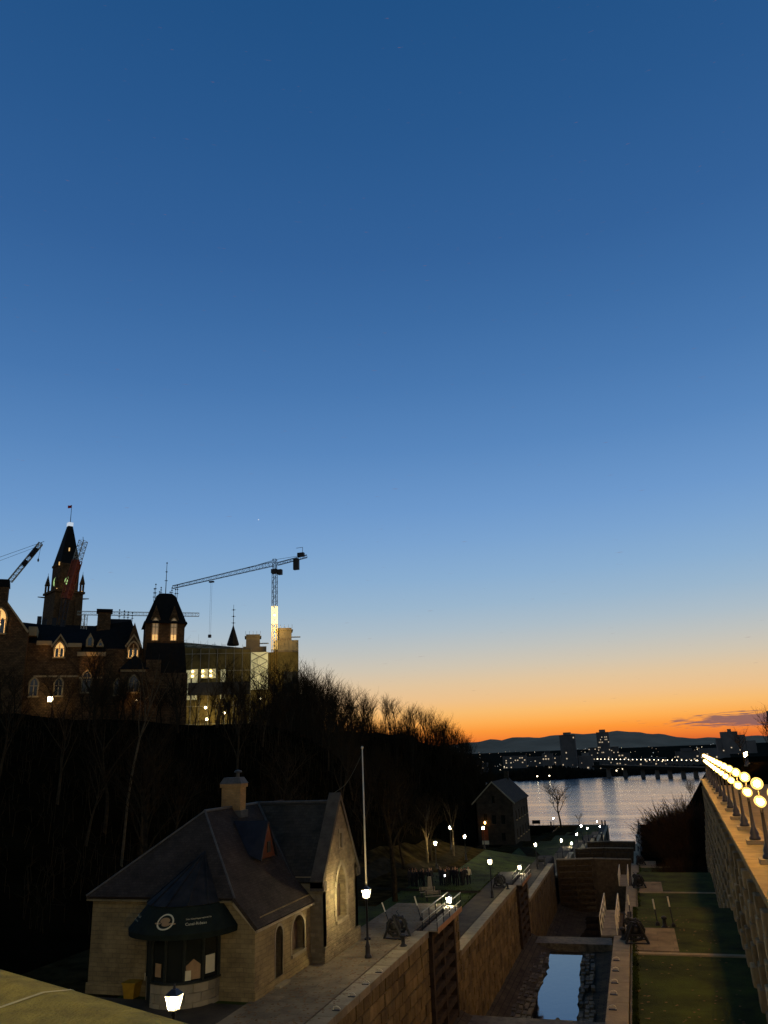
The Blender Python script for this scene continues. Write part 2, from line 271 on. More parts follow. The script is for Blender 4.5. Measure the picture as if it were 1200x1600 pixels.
# ---------------------------------------------------------------- mesh helpers
class MB:
    def __init__(s): s.v = []; s.f = []; s.m = []; s.cm = 0
    def add(s, vs, fs):
        k = len(s.v); s.v += [tuple(p) for p in vs]; s.f += [tuple(i + k for i in f) for f in fs]; s.m += [s.cm] * len(fs); return s
    def bx(s, x0, x1, y0, y1, z0, z1):
        return s.add([(x0, y0, z0), (x1, y0, z0), (x1, y1, z0), (x0, y1, z0), (x0, y0, z1), (x1, y0, z1), (x1, y1, z1), (x0, y1, z1)],
                     [(0, 3, 2, 1), (4, 5, 6, 7), (0, 1, 5, 4), (1, 2, 6, 5), (2, 3, 7, 6), (3, 0, 4, 7)])
    def box(s, cx, cy, cz, sx, sy, sz): return s.bx(cx - sx / 2, cx + sx / 2, cy - sy / 2, cy + sy / 2, cz - sz / 2, cz + sz / 2)
    def frustum(s, cx, cy, z0, z1, ax, ay, bx_, by_, ox=0, oy=0):
        v = [(cx + i * ax / 2, cy + j * ay / 2, z0) for i, j in ((-1, -1), (1, -1), (1, 1), (-1, 1))] + [(cx + ox + i * bx_ / 2, cy + oy + j * by_ / 2, z1) for i, j in ((-1, -1), (1, -1), (1, 1), (-1, 1))]
        return s.add(v, [(0, 3, 2, 1), (4, 5, 6, 7), (0, 1, 5, 4), (1, 2, 6, 5), (2, 3, 7, 6), (3, 0, 4, 7)])
    def extr(s, pts, vec):
        n = len(pts); a = [Vector(p) for p in pts]; b = [p + Vector(vec) for p in a]
        return s.add(a + b, [tuple(range(n))[::-1], tuple(range(n, 2 * n))] + [(i, (i + 1) % n, n + (i + 1) % n, n + i) for i in range(n)])
    def poly(s, pts): return s.add(pts, [tuple(range(len(pts)))])
    def tube(s, p0, p1, r0, r1=None, n=6, cap=True):
        r1 = r0 if r1 is None else r1
        p0 = Vector(p0); p1 = Vector(p1); d = (p1 - p0)
        if d.length < 1e-6: return s
        d.normalize(); a = d.orthogonal().normalized(); b = d.cross(a)
        vs = [p0 + (a * math.cos(2 * math.pi * i / n) + b * math.sin(2 * math.pi * i / n)) * r0 for i in range(n)] + [p1 + (a * math.cos(2 * math.pi * i / n) + b * math.sin(2 * math.pi * i / n)) * r1 for i in range(n)]
        fs = [(i, (i + 1) % n, n + (i + 1) % n, n + i) for i in range(n)]
        if cap: fs += [tuple(range(n))[::-1], tuple(range(n, 2 * n))]
        return s.add(vs, fs)
    def path(s, pts, r, n=6):
        for a, b in zip(pts[:-1], pts[1:]): s.tube(a, b, r, r, n)
        return s
    def lathe(s, prof, n=12, c=(0, 0, 0)):
        vs = [(c[0] + r * math.cos(2 * math.pi * i / n), c[1] + r * math.sin(2 * math.pi * i / n), c[2] + z) for r, z in prof for i in range(n)]
        fs = []
        for k in range(len(prof) - 1):
            fs += [(k * n + i, k * n + (i + 1) % n, (k + 1) * n + (i + 1) % n, (k + 1) * n + i) for i in range(n)]
        fs += [tuple(range(n))[::-1], tuple(range((len(prof) - 1) * n, len(prof) * n))]
        return s.add(vs, fs)
    def sphere(s, c, r, n=12, m=8):
        return s.lathe([(max(0.001, r * math.sin(math.pi * k / m)), -r * math.cos(math.pi * k / m)) for k in range(m + 1)], n, c)
    def lattice(s, p0, p1, wd, ht, n, rc=0.08, rd=0.04, up=(0, 0, 1), taper=1.0):
        p0 = Vector(p0); p1 = Vector(p1); d = (p1 - p0).normalized(); sd = d.cross(Vector(up)).normalized(); uu = sd.cross(d)
        def cor(k):
            t = k / n; p = p0.lerp(p1, t); q = 1 + (taper - 1) * t
            return [p + sd * (i * wd / 2 * q) + uu * (j * ht / 2 * q) for i, j in ((-1, -1), (1, -1), (1, 1), (-1, 1))]
        for k in range(n):
            a = cor(k); b = cor(k + 1)
            for i in range(4):
                s.tube(a[i], b[i], rc, rc, 4, False); s.tube(a[i], a[(i + 1) % 4], rd, rd, 3, False)
                if (k + i) % 2: s.tube(a[i], b[(i + 1) % 4], rd, rd, 3, False)
                else: s.tube(a[(i + 1) % 4], b[i], rd, rd, 3, False)
        e = cor(n)
        for i in range(4): s.tube(e[i], e[(i + 1) % 4], rd, rd, 3, False)
        return s
    def mesh(s, name, mats, smooth=False):
        me = bpy.data.meshes.new(name); me.from_pydata(s.v, [], s.f)
        for mm in mats: me.materials.append(MT[mm] if isinstance(mm, str) else mm)
        if len(mats) > 1: me.polygons.foreach_set('material_index', s.m)
        if smooth: me.polygons.foreach_set('use_smooth', [True] * len(me.polygons))
        uvl = me.uv_layers.new(name='UVMap'); me.update()
        for p in me.polygons:
            n = p.normal; h = math.hypot(n.x, n.y)
            if h < 0.35: ax = None
            else: tx, ty = -n.y / h, n.x / h
            for li in p.loop_indices:
                co = me.vertices[me.loops[li].vertex_index].co
                uvl.data[li].uv = (co.x, co.y) if h < 0.35 else (co.x * tx + co.y * ty, co.z / max(0.3, h))
        return me
    def build(s, name, mt, parent=None, loc=None, smooth=False, rz=0):
        o = bpy.data.objects.new(name, s.mesh(name, mt if isinstance(mt, (list, tuple)) else [mt], smooth)); C.objects.link(o)
        if parent is not None: o.parent = parent
        if loc: o.location = loc
        if rz: o.rotation_euler.z = rz
        return o

def tag(o, label=None, cat=None, group=None, kind=None):
    if label: o['label'] = label
    if cat: o['category'] = cat
    if group: o['group'] = group
    if kind: o['kind'] = kind
    return o
def thing(name, label, cat, loc=(0, 0, 0), rz=0, group=None):
    o = bpy.data.objects.new(name, None); C.objects.link(o); o.location = loc; o.rotation_euler.z = rz
    o.empty_display_size = 0.3
    return tag(o, label, cat, group)
def struct(o): o['kind'] = 'structure'; return o
def children(o): return [c for c in o.children]
def copy_tree(o, parent=None, label=None, group=None, loc=None, rz=None, scale=None):
    c = o.copy(); C.objects.link(c); c.parent = parent
    for ch in list(o.children): copy_tree(ch, c)
    if label: c['label'] = label
    if group: c['group'] = group
    if loc is not None: c.location = loc
    if rz is not None: c.rotation_euler.z = rz
    if scale is not None: c.scale = scale if isinstance(scale, (tuple, list)) else (scale,) * 3
    return c
def inst(name, me, parent, loc, scale=(1, 1, 1), rz=0, rot=None):
    o = bpy.data.objects.new(name, me); C.objects.link(o); o.parent = parent; o.location = loc; o.scale = scale
    if rot: o.rotation_euler = rot
    else: o.rotation_euler.z = rz
    return o
def point(parent, loc, power, col, r=0.15, name='lamp_light'):
    l = bpy.data.lights.new(name, 'POINT'); l.energy = power; l.color = col; l.shadow_soft_size = r
    o = bpy.data.objects.new(name, l); C.objects.link(o); o.parent = parent; o.location = loc; return o

def holed(outer, holes, fmap, depth=None, b=None):
    """a planar wall with openings: outer and holes are 2-d loops, fmap(u, v, d) gives the point, reveals go back by depth"""
    bm = bmesh.new(); es = []
    for lp in [outer] + holes:
        vs = [bm.verts.new((p[0], p[1], 0)) for p in lp]
        es += [bm.edges.new((vs[i], vs[(i + 1) % len(vs)])) for i in range(len(vs))]
    bmesh.ops.triangle_fill(bm, use_beauty=True, edges=es)
    bm.verts.index_update(); b = b or MB()
    for f in bm.faces: f.normal_update()
    vs = [fmap(v.co.x, v.co.y, 0) for v in bm.verts]
    fs = [tuple(v.index for v in (f.verts if f.normal.z > 0 else reversed(f.verts))) for f in bm.faces]
    b.add(vs, fs); bm.free()
    if depth:
        for h in holes:
            n = len(h)
            for i in range(n):
                p, q = h[i], h[(i + 1) % n]
                b.poly([fmap(*p, 0), fmap(*q, 0), fmap(*q, depth), fmap(*p, depth)])
    return b
def arch(u0, u1, v0, v1, pointed=True, n=6):
    """outline of an opening with an arched head"""
    w_ = u1 - u0; c = (u0 + u1) / 2; pts = [(u0, v0), (u1, v0)]
    if pointed:
        h = min(v1 - v0, w_ * 0.87); s = v1 - h
        right = [(u0 + w_ * math.cos(a), s + h / 0.866 * math.sin(a)) for a in [i / n * math.pi / 3 for i in range(n + 1)]]
        left = [(u0 + u1 - x, y) for x, y in reversed(right[:-1])]
        return pts + right + left
    s = v1 - w_ / 2 if v1 - v0 > w_ / 2 else v0
    h = v1 - s
    return pts + [(c + w_ / 2 * math.cos(i / (2 * n) * math.pi), s + h * math.sin(i / (2 * n) * math.pi)) for i in range(2 * n + 1)]
def ring(outer_off, loop, fmap, d0, d1, b=None):
    """a moulded surround along a loop's outline (loop scaled outwards)"""
    b = b or MB(); c = (sum(p[0] for p in loop) / len(loop), sum(p[1] for p in loop) / len(loop))
    n = len(loop)
    def out(p):
        v = Vector((p[0] - c[0], p[1] - c[1])); l = v.length
        return (p[0] + v.x / l * outer_off, p[1] + v.y / l * outer_off)
    for i in range(n):
        p, q = loop[i], loop[(i + 1) % n]; P, Q = out(p), out(q)
        if abs(p[1] - q[1]) < 1e-6 and p[1] == min(x[1] for x in loop): continue
        v = [fmap(*p, d0), fmap(*q, d0), fmap(*Q, d0), fmap(*P, d0), fmap(*p, d1), fmap(*q, d1), fmap(*Q, d1), fmap(*P, d1)]
        b.add(v, [(0, 1, 2, 3), (7, 6, 5, 4), (0, 4, 5, 1), (1, 5, 6, 2), (2, 6, 7, 3), (3, 7, 4, 0)])
    return b

# ---------------------------------------------------------------- the setting: ground, lock flight, river, far shore
XL, XR = -13.6, -2.4                       # faces of the lock's two walls
GATES = [55.5, 92.8, 130.5, 168, 205, 242, 280, 317]
LEV = [23.5, 20.5, 17.7, 15.0, 12.3, 9.8, 7.0, 4.2]
#TERRAIN
def sst(t):
    t = max(0.0, min(1.0, t)); return t * t * (3 - 2 * t)
def pl(x, pts):
    if x <= pts[0][0]: return pts[0][1]
    for (a, b), (c, d) in zip(pts[:-1], pts[1:]):
        if x <= c: return b + (d - b) * (x - a) / (c - a)
    return pts[-1][1]
LVP = [(0, 23.5), (60.4, 23.5), (67, 20.5), (97.6, 20.5), (104, 17.7), (135, 17.7), (141, 15.0), (172, 15.0), (178, 12.3), (209, 12.3), (215, 9.8), (246, 9.8), (252, 7.0), (284, 7.0), (290, 4.2), (340, 4.0)]
TOE = [(0, -33), (60, -33), (75, -31), (100, -24), (130, -26), (165, -38), (190, -45), (235, -46), (260, -43), (300, -41), (330, -43), (350, -50)]
def lv(y): return pl(y, LVP)
def terrain(x, y):
    l = lv(y); top = pl(y, [(0, 39.3), (120, 39.3), (165, 40.5), (190, 41.5), (215, 41), (240, 39), (270, 36), (295, 31.5), (320, 24), (343, 10), (350, 1)])
    k = sst((-78 - x) / 14); top = top * (1 - k) + 42 * k
    t = pl(y, TOE)
    g = 0.16 * max(0, -18 - x) * sst((y - 98) / 10) * (1 - sst((y - 138) / 20)); g = min(g, 1.5)
    h = l + g + (top - l - g) * sst((t - x) / pl(y, [(0, 36), (200, 36), (255, 22), (350, 20)]))
    if x < -20: h += 0.35 * math.sin(x * 0.31 + y * 0.17) * sst((t - x) / 8) + 0.2 * math.sin(x * 0.83 - y * 0.57) * sst((t - x) / 8)
    return h
#END
def grid(xs, ys, zf):
    b = MB(); nx = len(xs)
    vs = [(x, y, zf(x, y)) for y in ys for x in xs]
    fs = [(j * nx + i, j * nx + i + 1, (j + 1) * nx + i + 1, (j + 1) * nx + i) for j in range(len(ys) - 1) for i in range(nx - 1)]
    return b.add(vs, fs)
def rng(a, b, s):
    n = max(1, int(round(abs(b - a) / s))); return [a + (b - a) * i / n for i in range(n + 1)]
xs = rng(-420, -120, 20) + rng(-116, -70, 4) + rng(-68, -34, 2) + rng(-33, -16.6, 1.0)
ys = rng(4, 345, 1.9)
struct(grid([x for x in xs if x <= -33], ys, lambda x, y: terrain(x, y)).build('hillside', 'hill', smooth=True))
struct(grid(rng(-33, -25, 1.0), ys, lambda x, y: terrain(x, y) - 0.02).build('leafy_bank', 'bank', smooth=True))
struct(grid(rng(-25, -16.6, 1.0), ys, lambda x, y: terrain(x, y) - 0.02).build('lawn_bank', 'lawn', smooth=True))
# plateau and park ground farther back, and the slope on the right bank
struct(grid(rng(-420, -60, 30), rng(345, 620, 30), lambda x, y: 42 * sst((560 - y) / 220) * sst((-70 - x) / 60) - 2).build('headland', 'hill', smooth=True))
def right_ground(x, y):
    l = lv(y) - 0.03
    if y < 124: return l
    up = sst((x - 9) / 24) * (28 - l) * sst((y - 124) / 14)
    sh = max(0, (y - 343)) ; edge = 4 + sh * 0.30
    z = l + up
    if y > 343: z = (2.5 + 20 * sst((x - edge - 6) / 40)) * 1.0 if x > edge else -2
    return z
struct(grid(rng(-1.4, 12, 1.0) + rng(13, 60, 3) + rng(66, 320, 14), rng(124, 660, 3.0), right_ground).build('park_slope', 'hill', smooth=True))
for i, (a, b2) in enumerate(zip([10] + [g + 5 for g in GATES[:2]], [g + 5 for g in GATES[:2]] + [124.0])):
    z = LEV[i]
    struct(MB().bx(-1.42, 6.2, a, b2, z - 3.4, z).build('lawn', 'lawn'))
# paved walks beside the chambers, one flat step per lock
starts = [8] + [g + 5 for g in GATES]
for i in range(8):
    a, b2, z = starts[i], starts[i + 1] if i < 7 else 341, LEV[i]
    xl = -18.2 if i == 0 else -16.7
    struct(MB().bx(xl, XL - 0.9, a, b2, z - 3.4, z + 0.015).build('walkway', 'asphalt' if i else 'paving'))
    struct(MB().bx(XR + 0.9, -1.3, a, b2, z - 3.4, z + 0.02).build('walkway', 'paving'))
struct(MB().bx(-33, -18.2, 20, 36, 22.9, 23.51).build('forecourt', 'asphalt'))
# curved path over the lower lawn and up to the museum
def ribbon(name, pts, wd, m, lift=0.05):
    b = MB(); V = []
    for i, (x, y) in enumerate(pts):
        a = pts[max(0, i - 1)]; c = pts[min(len(pts) - 1, i + 1)]; d = Vector((c[0] - a[0], c[1] - a[1])).normalized()
        for s in (-1, 1):
            qx, qy = x - d.y * s * wd / 2, y + d.x * s * wd / 2; V.append((qx, qy, terrain(qx, qy) + lift))
    b.add(V, [(2 * i, 2 * i + 1, 2 * i + 3, 2 * i + 2) for i in range(len(pts) - 1)])
    return struct(b.build(name, m))
def spline(p, n=10):
    o = []
    for i in range(len(p) - 1):
        p0, p1, p2, p3 = p[max(0, i - 1)], p[i], p[i + 1], p[min(len(p) - 1, i + 2)]
        for k in range(n):
            t = k / n
            o.append(tuple(0.5 * (2 * p1[j] + (p2[j] - p0[j]) * t + (2 * p0[j] - 5 * p1[j] + 4 * p2[j] - p3[j]) * t * t + (3 * p1[j] - p0[j] - 3 * p2[j] + p3[j]) * t ** 3) for j in range(len(p1))))
    return o + [tuple(p[-1])]
ribbon('path', spline([(-16.5, 62), (-19.5, 66), (-24, 70), (-29, 76), (-31, 88), (-29, 100), (-27.5, 118), (-29, 140), (-33, 165), (-37, 190), (-37.5, 208)]), 2.4, 'dirtpath')
ribbon('path', spline([(-16.5, 84), (-22, 84.5), (-29.8, 86)]), 1.4, 'dirtpath', 0.06)
ribbon('path', spline([(-16.6, 142), (-21, 160), (-27, 185), (-30, 205), (-29, 235), (-24, 270), (-18, 300)]), 2.6, 'dirtpath')

# lock floor, sills and pools
FLZ = [16.0, 13.3, 10.4, 7.8, 5.1, 2.5, -0.3, -2.0]
fe = [12] + [g + 4 for g in GATES]
for i in range(8):
    xc = (XL + XR) / 2; z0 = FLZ[i]
    b = grid(rng(XL - 0.2, XR + 0.2, 0.8), [fe[i], fe[i + 1]], lambda x, y: z0 + 1.1 * max(0, (abs(x - xc) - 1.2) / 4.4) ** 2)
    lfo = struct(b.build('lock_floor', 'floor'))
    if i == 1: FLOOR1 = lfo
    sz = z0 + 0.75
    struct(MB().bx(XL - 0.1, XR + 0.1, GATES[i] + 1.0, GATES[i] + 4.2, z0 - 4, sz).build('gate_sill', 'floorstone'))
def pool(y0, y1, xa0, xb0, xa1, xb1, z, seed):
    r = random.Random(seed); n = 26; Lf = []; Rt = []
    for k in range(n + 1):
        t = k / n; y = y0 + (y1 - y0) * t
        Lf.append((xa0 + (xa1 - xa0) * t + r.uniform(-.16, .16) + 0.18 * math.sin(t * 11), y, z)); Rt.append((xb0 + (xb1 - xb0) * t + r.uniform(-.12, .12), y, z))
    b = MB().poly(Lf[::-1] + [(Lf[0][0] + 0.5, y0 - 0.3, z), (Rt[0][0] - 0.6, y0 - 0.35, z)] + Rt)
    return b.build('pool', 'pool')
struct(pool(64, 92.6, -10.4, -6.6, -11.0, -7.9, 13.52, 3))
struct(pool(101, 127.0, -9.9, -5.4, -9.4, -5.6, 10.55, 4))
# river
struct(MB().poly([(-900, 343, 0), (700, 343, 0), (700, 1400, 0), (-900, 1400, 0)]).build('river', 'river'))
struct(MB().poly([(XL, 285, 0.01), (XR, 285, 0.01), (XR, 343, 0.01), (XL, 343, 0.01)]).build('canal_mouth_water', 'river'))
# ground sheet to the horizon with the river bed cut below it
def far_z(x, y):
    d = y - (1000 + 0.55 * x * 0.8 + 14 * math.sin(x * 0.02))
    return -3 + 6 * sst(d / 30) + 0.0022 * max(0, d - 100)
struct(grid(rng(-5200, -900, 300) + rng(-850, 850, 25) + rng(900, 5200, 300), rng(860, 1400, 18) + rng(1450, 7000, 250), far_z).build('far_shore', 'farland', smooth=True))
struct(MB().poly([(-9000, -3000, -6), (9000, -3000, -6), (9000, 16000, -6), (-9000, 16000, -6)]).build('ground', 'farland'))
# hills on the horizon
def hills(name, y, prof, dep):
    b = MB(); n = len(prof)
    def hz(x, k): return pl(x, prof)
    X = rng(prof[0][0], prof[-1][0], 60); V = []
    for j, (f, yy) in enumerate(((0.0, -0.35), (0.45, -0.2), (0.8, -0.08), (1.0, 0.0), (0.6, 0.3), (0, 0.6))):
        for x in X:
            h = hz(x, 0); V.append((x, y + yy * dep + 60 * math.sin(x * 0.004), 6 + (h - 6) * f + (6 * math.sin(x * 0.011 + j) + 4 * math.sin(x * 0.027 + 2 * j) + 2.2 * math.sin(x * 0.09 + j) + 1.5 * math.sin(x * 0.21)) * (1 if 0 < f else 0)))
    m = len(X)
    b.add(V, [(j * m + i, j * m + i + 1, (j + 1) * m + i + 1, (j + 1) * m + i) for j in range(5) for i in range(m - 1)])
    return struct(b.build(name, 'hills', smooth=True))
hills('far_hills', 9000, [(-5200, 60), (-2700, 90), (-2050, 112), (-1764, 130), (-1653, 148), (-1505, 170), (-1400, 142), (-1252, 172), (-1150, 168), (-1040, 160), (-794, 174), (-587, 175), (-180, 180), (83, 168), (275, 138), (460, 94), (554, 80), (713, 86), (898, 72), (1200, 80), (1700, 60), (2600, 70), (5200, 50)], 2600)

# ---------------------------------------------------------------- lock walls: dressed blocks, coping stones
def bevel_block():
    b = MB(); e = 0.06
    for z, k in ((-0.5, 1), (0.5, 1)): pass
    V = [(x, y, z) for x in (-.5, .5) for y in (-.5, .5) for z in (-.5, .5)]
    bm = bmesh.new(); bmesh.ops.create_cube(bm, size=1.0)
    bmesh.ops.bevel(bm, geom=list(bm.edges), offset=0.035, segments=1, affect='EDGES')
    me = bpy.data.meshes.new('block'); bm.to_mesh(me); bm.free(); return me
def block_mesh(m):
    me = bevel_block(); me.materials.append(MT[m]); return me
BLK, CPG, FST, TST = block_mesh('block'), block_mesh('coping'), block_mesh('floorstone'), block_mesh('terracestone')
def lock_wall(label, side, y0, y1, ztop, zbot, bl=1.25, ch=0.56, parts=True, seed=1, cop=0.9):
    x = XL if side < 0 else XR
    t = thing('lock_wall', label, 'wall', (x, y0, zbot))
    sg = side                                   # the wall stands on the outer side
    xa, xb = sorted((0.10 * sg, 0.92 * sg))
    MB().bx(xa, xb, 0, y1 - y0, 0, ztop - zbot - 0.32).build('core', 'joint', t)
    r = random.Random(seed); H = ztop - zbot - 0.34; n = int(H / ch); ch = H / n; stuff = MB(); cnt = 0
    for k in range(n - 1, -1, -1):
        y = -bl * (0.5 if k % 2 else 0) ; Y = y1 - y0
        while y < Y:
            l = bl * r.uniform(0.86, 1.14); a, b_ = max(0, y), min(Y, y + l); y += l
            if b_ - a < 0.12: continue
            pr = r.uniform(-0.035, 0.03); h = ch - 0.075
            c = (sg * (0.12 - pr), (a + b_) / 2, k * ch + ch / 2); s_ = (0.24, b_ - a - 0.075, h)
            if parts and cnt < 300: inst('stone_block', BLK, t, c, s_); cnt += 1
            else: stuff.box(*c, *s_)
    if stuff.v: tag(stuff.build('stone_blocks', 'block', t), kind='stuff')
    y = 0; Y = y1 - y0
    while y < Y - 0.05:
        l = min(r.uniform(1.5, 1.9) if parts else 3.0, Y - y)
        if Y - y - l < 0.4: l = Y - y
        inst('coping_stone', CPG, t, (sg * (cop / 2 - 0.06), y + l / 2, ztop - zbot - 0.16), (cop, l - 0.025, 0.36)); y += l
    return t
lock_wall('tall orange lit lock wall of dressed stone below the stone house', -1, 26, 51.6, 23.5, 15.9, 1.2, 0.62, seed=1)
lock_wall('short stone pier of the lock wall just beyond the nearest gate', -1, 58.7, 60.5, 23.4, 13.2, 0.9, 0.6, seed=2)
lock_wall('long lock wall beside the pool of blue water', -1, 60.52, 88.6, 20.5, 13.2, 1.25, 0.56, seed=3)
lock_wall('stone pier of the lock wall just beyond the second gate', -1, 96.2, 97.7, 20.4, 10.3, 0.9, 0.6, seed=4)
lock_wall('lock wall in shadow between the second gate and the dark closed gates', -1, 97.72, 126.5, 17.7, 10.3, 1.25, 0.56, False, seed=5)
lock_wall('low narrow lock wall on the right edged by white mooring hooks', 1, 24, 51.6, 23.5, 15.9, 1.3, 0.62, False, seed=6)
lock_wall('right lock wall behind the white railed gate walkway', 1, 59.2, 88.6, 20.5, 13.2, 1.3, 0.56, False, seed=7)
lock_wall('right lock wall beyond the second white railed walkway', 1, 96.2, 126.5, 17.7, 10.3, 1.3, 0.56, False, seed=8)
for side in (-1, 1):
    for i in range(3, 8):
        a, b_ = GATES[i - 1] + 3.2, (GATES[i] - 4.2 if i < 7 else 340)
        lock_wall('%s lock wall at step %s of the flight toward the river' % ('left' if side < 0 else 'right', ['four', 'five', 'six', 'seven', 'eight'][i - 3]), side, a, b_, LEV[i], FLZ[i] if i < 7 else -2.5, 2.5, 0.9, False, seed=10 + i, cop=0.9)
# backs of the gate recesses
for side in (-1, 1):
    for i, g in enumerate(GATES):
        x = XL if side < 0 else XR; xa, xb = sorted((x + side * 0.62, x + side * 1.5))
        struct(MB().bx(xa, xb, g - 4.2, g + 3.4, FLZ[i] - 0.1, LEV[i] - 0.02).build('gate_recess', 'joint'))
        xa, xb = sorted((x + side * 0.9, x + side * 1.3))
# rows of stones left along the pools
r = random.Random(5)
pf = FLOOR1
for k in range(24):
    t = k / 24; y = 1 + 27 * t
    for row in range(4):
        xe = -10.5 - 0.55 * t - 0.12 - row * 0.42
        if r.random() < 0.12: continue
        inst('floor_stone', FST, pf, (xe + r.uniform(-.08, .08), 64 + y + r.uniform(-.15, .15), 13.5 + row * 0.05 + r.uniform(-.05, .06)), (0.36 * r.uniform(.75, 1.1), 0.95 * r.uniform(.6, 1.1), 0.28), r.uniform(-.12, .12))
    for row in range(3):
        xe = -6.6 - 1.25 * t + 0.2 + row * 0.45
        if r.random() < 0.15: continue
        inst('floor_stone', FST, pf, (xe + r.uniform(-.08, .08), 64 + y + r.uniform(-.15, .15), 13.5 + row * 0.05 + r.uniform(-.05, .06)), (0.36 * r.uniform(.75, 1.1), 0.95 * r.uniform(.6, 1.1), 0.28), r.uniform(-.12, .12))
fb = MB()
for k in range(60):
    y = r.uniform(1, 60); fb.box(r.choice((-12.6, -12.0, -11.8)) + r.uniform(-.3, .3), 64 + y * 0.45, 13.65 + r.uniform(0, .1), 0.35, 0.8, 0.25)
tag(MB().sphere((-8.4, 70.6, 13.55), 0.2, 8, 5).build('rock', 'floorstone'), 'small dark rock breaking the surface of the blue pool', 'rock')

# ---------------------------------------------------------------- lock gates
def gate_leaf(label, hinge, ang, ztop, zbot, length=6.6, walkway=True, rails='steel', kick=True, walk_side=1):
    """leaf from the hinge along local +y; upstream beams on +x"""
    t = thing('lock_gate', label, 'lock gate', (hinge[0], hinge[1], zbot), ang)
    H = ztop - zbot
    MB().bx(-0.30, -0.20, 0.2, length - 0.2, 0, H - 0.1).build('plank_panel', 'timber', t)
    nb = 9
    for k in range(nb):
        z = 0.15 + (H - 0.45) * k / (nb - 1)
        MB().bx(-0.19, 0.22, 0.36, length - 0.36, z, z + 0.34).build('gate_beam', 'timber', t)
    for y in (0, length - 0.35): MB().bx(-0.34, 0.26, y, y + 0.35, -0.05, H + 0.1).build('gate_post', 'timber', t)
    MB().bx(-0.02, 0.235, length / 2 - 0.16, length / 2 + 0.16, 0.1, H - 0.1).build('gate_stile', 'timber', t)
    if walkway:
        x0, x1 = (-0.9, 0.05) if walk_side < 0 else (-0.25, 0.75)
        n = 22
        for k in range(n):
            inst('walkway_plank', PLK, t, ((x0 + x1) / 2, -0.4 + (length + 0.7) * (k + 0.5) / n, H + 0.16), (x1 - x0, (length + 0.7) / n - 0.02, 0.07))
        if kick: MB().bx(x1 + 0.002, x1 + 0.05, -0.4, length + 0.2, H + 0.05, H + 0.36).build('kick_board', 'kick', t)
        for x in (x0 + 0.03, x1 - 0.03):
            rl = MB().tube((x, -0.4, H + 1.2), (x, length + 0.3, H + 1.2), 0.035, n=8).tube((x, -0.4, H + 0.7), (x, length + 0.3, H + 0.7), 0.025, n=6).build('hand_rail', rails, t, smooth=True)
            for k in range(5):
                y = -0.35 + (length + 0.6) * k / 4
                MB().tube((x, y, H + 0.12), (x, y, H + 1.22), 0.03, n=6).build('rail_post', rails if rails == 'whitepaint' else 'iron', rl)
    return t
PLK = block_mesh('planks')
gate_leaf('nearest left lock gate swung open, orange edged walkway with railings on top', (XL - 0.1, 51.9), 0, 23.35, 16.2, 6.5, True, 'steel', True)
gate_leaf('nearest right lock gate swung open with white railed plank walkway', (XR + 0.12, 51.9), 0, 23.35, 16.2, 6.8, True, 'whitepaint', False, -1)
gate_leaf('second left lock gate swung open below the pair of lamps', (XL - 0.1, 89.2), 0, 20.3, 13.6, 6.6, True, 'steel', True)
gate_leaf('second right lock gate swung open, smaller white railed walkway farther off', (XR + 0.12, 89.2), 0, 20.3, 13.6, 6.6, True, 'whitepaint', False, -1)
for i in range(2, 8):
    word = ['third', 'fourth', 'fifth', 'sixth', 'seventh', 'last'][i - 2]
    for s, nm in ((-1, 'left'), (1, 'right')):
        x = XL if s < 0 else XR
        g = gate_leaf(('closed dark %s leaf of the %s pair of lock gates' if i < 5 else 'opened dark %s leaf of the %s pair of lock gates') % (nm, word), (x + (0.05 if s < 0 else -0.05), GATES[i]) if i < 5 else (x + (-0.1 if s < 0 else 0.12), GATES[i] - 3.2), (R(-78) if s < 0 else R(78)) if i < 5 else 0, LEV[i] - 0.1, FLZ[i], 5.66, False)
        H = LEV[i] - 0.1 - FLZ[i]
        MB().bx(-0.35, 0.3, 0.1, 5.6, H + 0.12, H + 0.22).build('walkway_deck', 'planks', g)
        if i < 4:
            rl = MB().tube((-0.3, 0, H + 1.15), (-0.3, 5.5, H + 1.15), 0.03, n=6).build('hand_rail', 'iron', g)
            for k in range(4): MB().tube((-0.3, 0.3 + 1.7 * k, H + 0.2), (-0.3, 0.3 + 1.7 * k, H + 1.15), 0.03, n=5).build('rail_post', 'iron', rl)

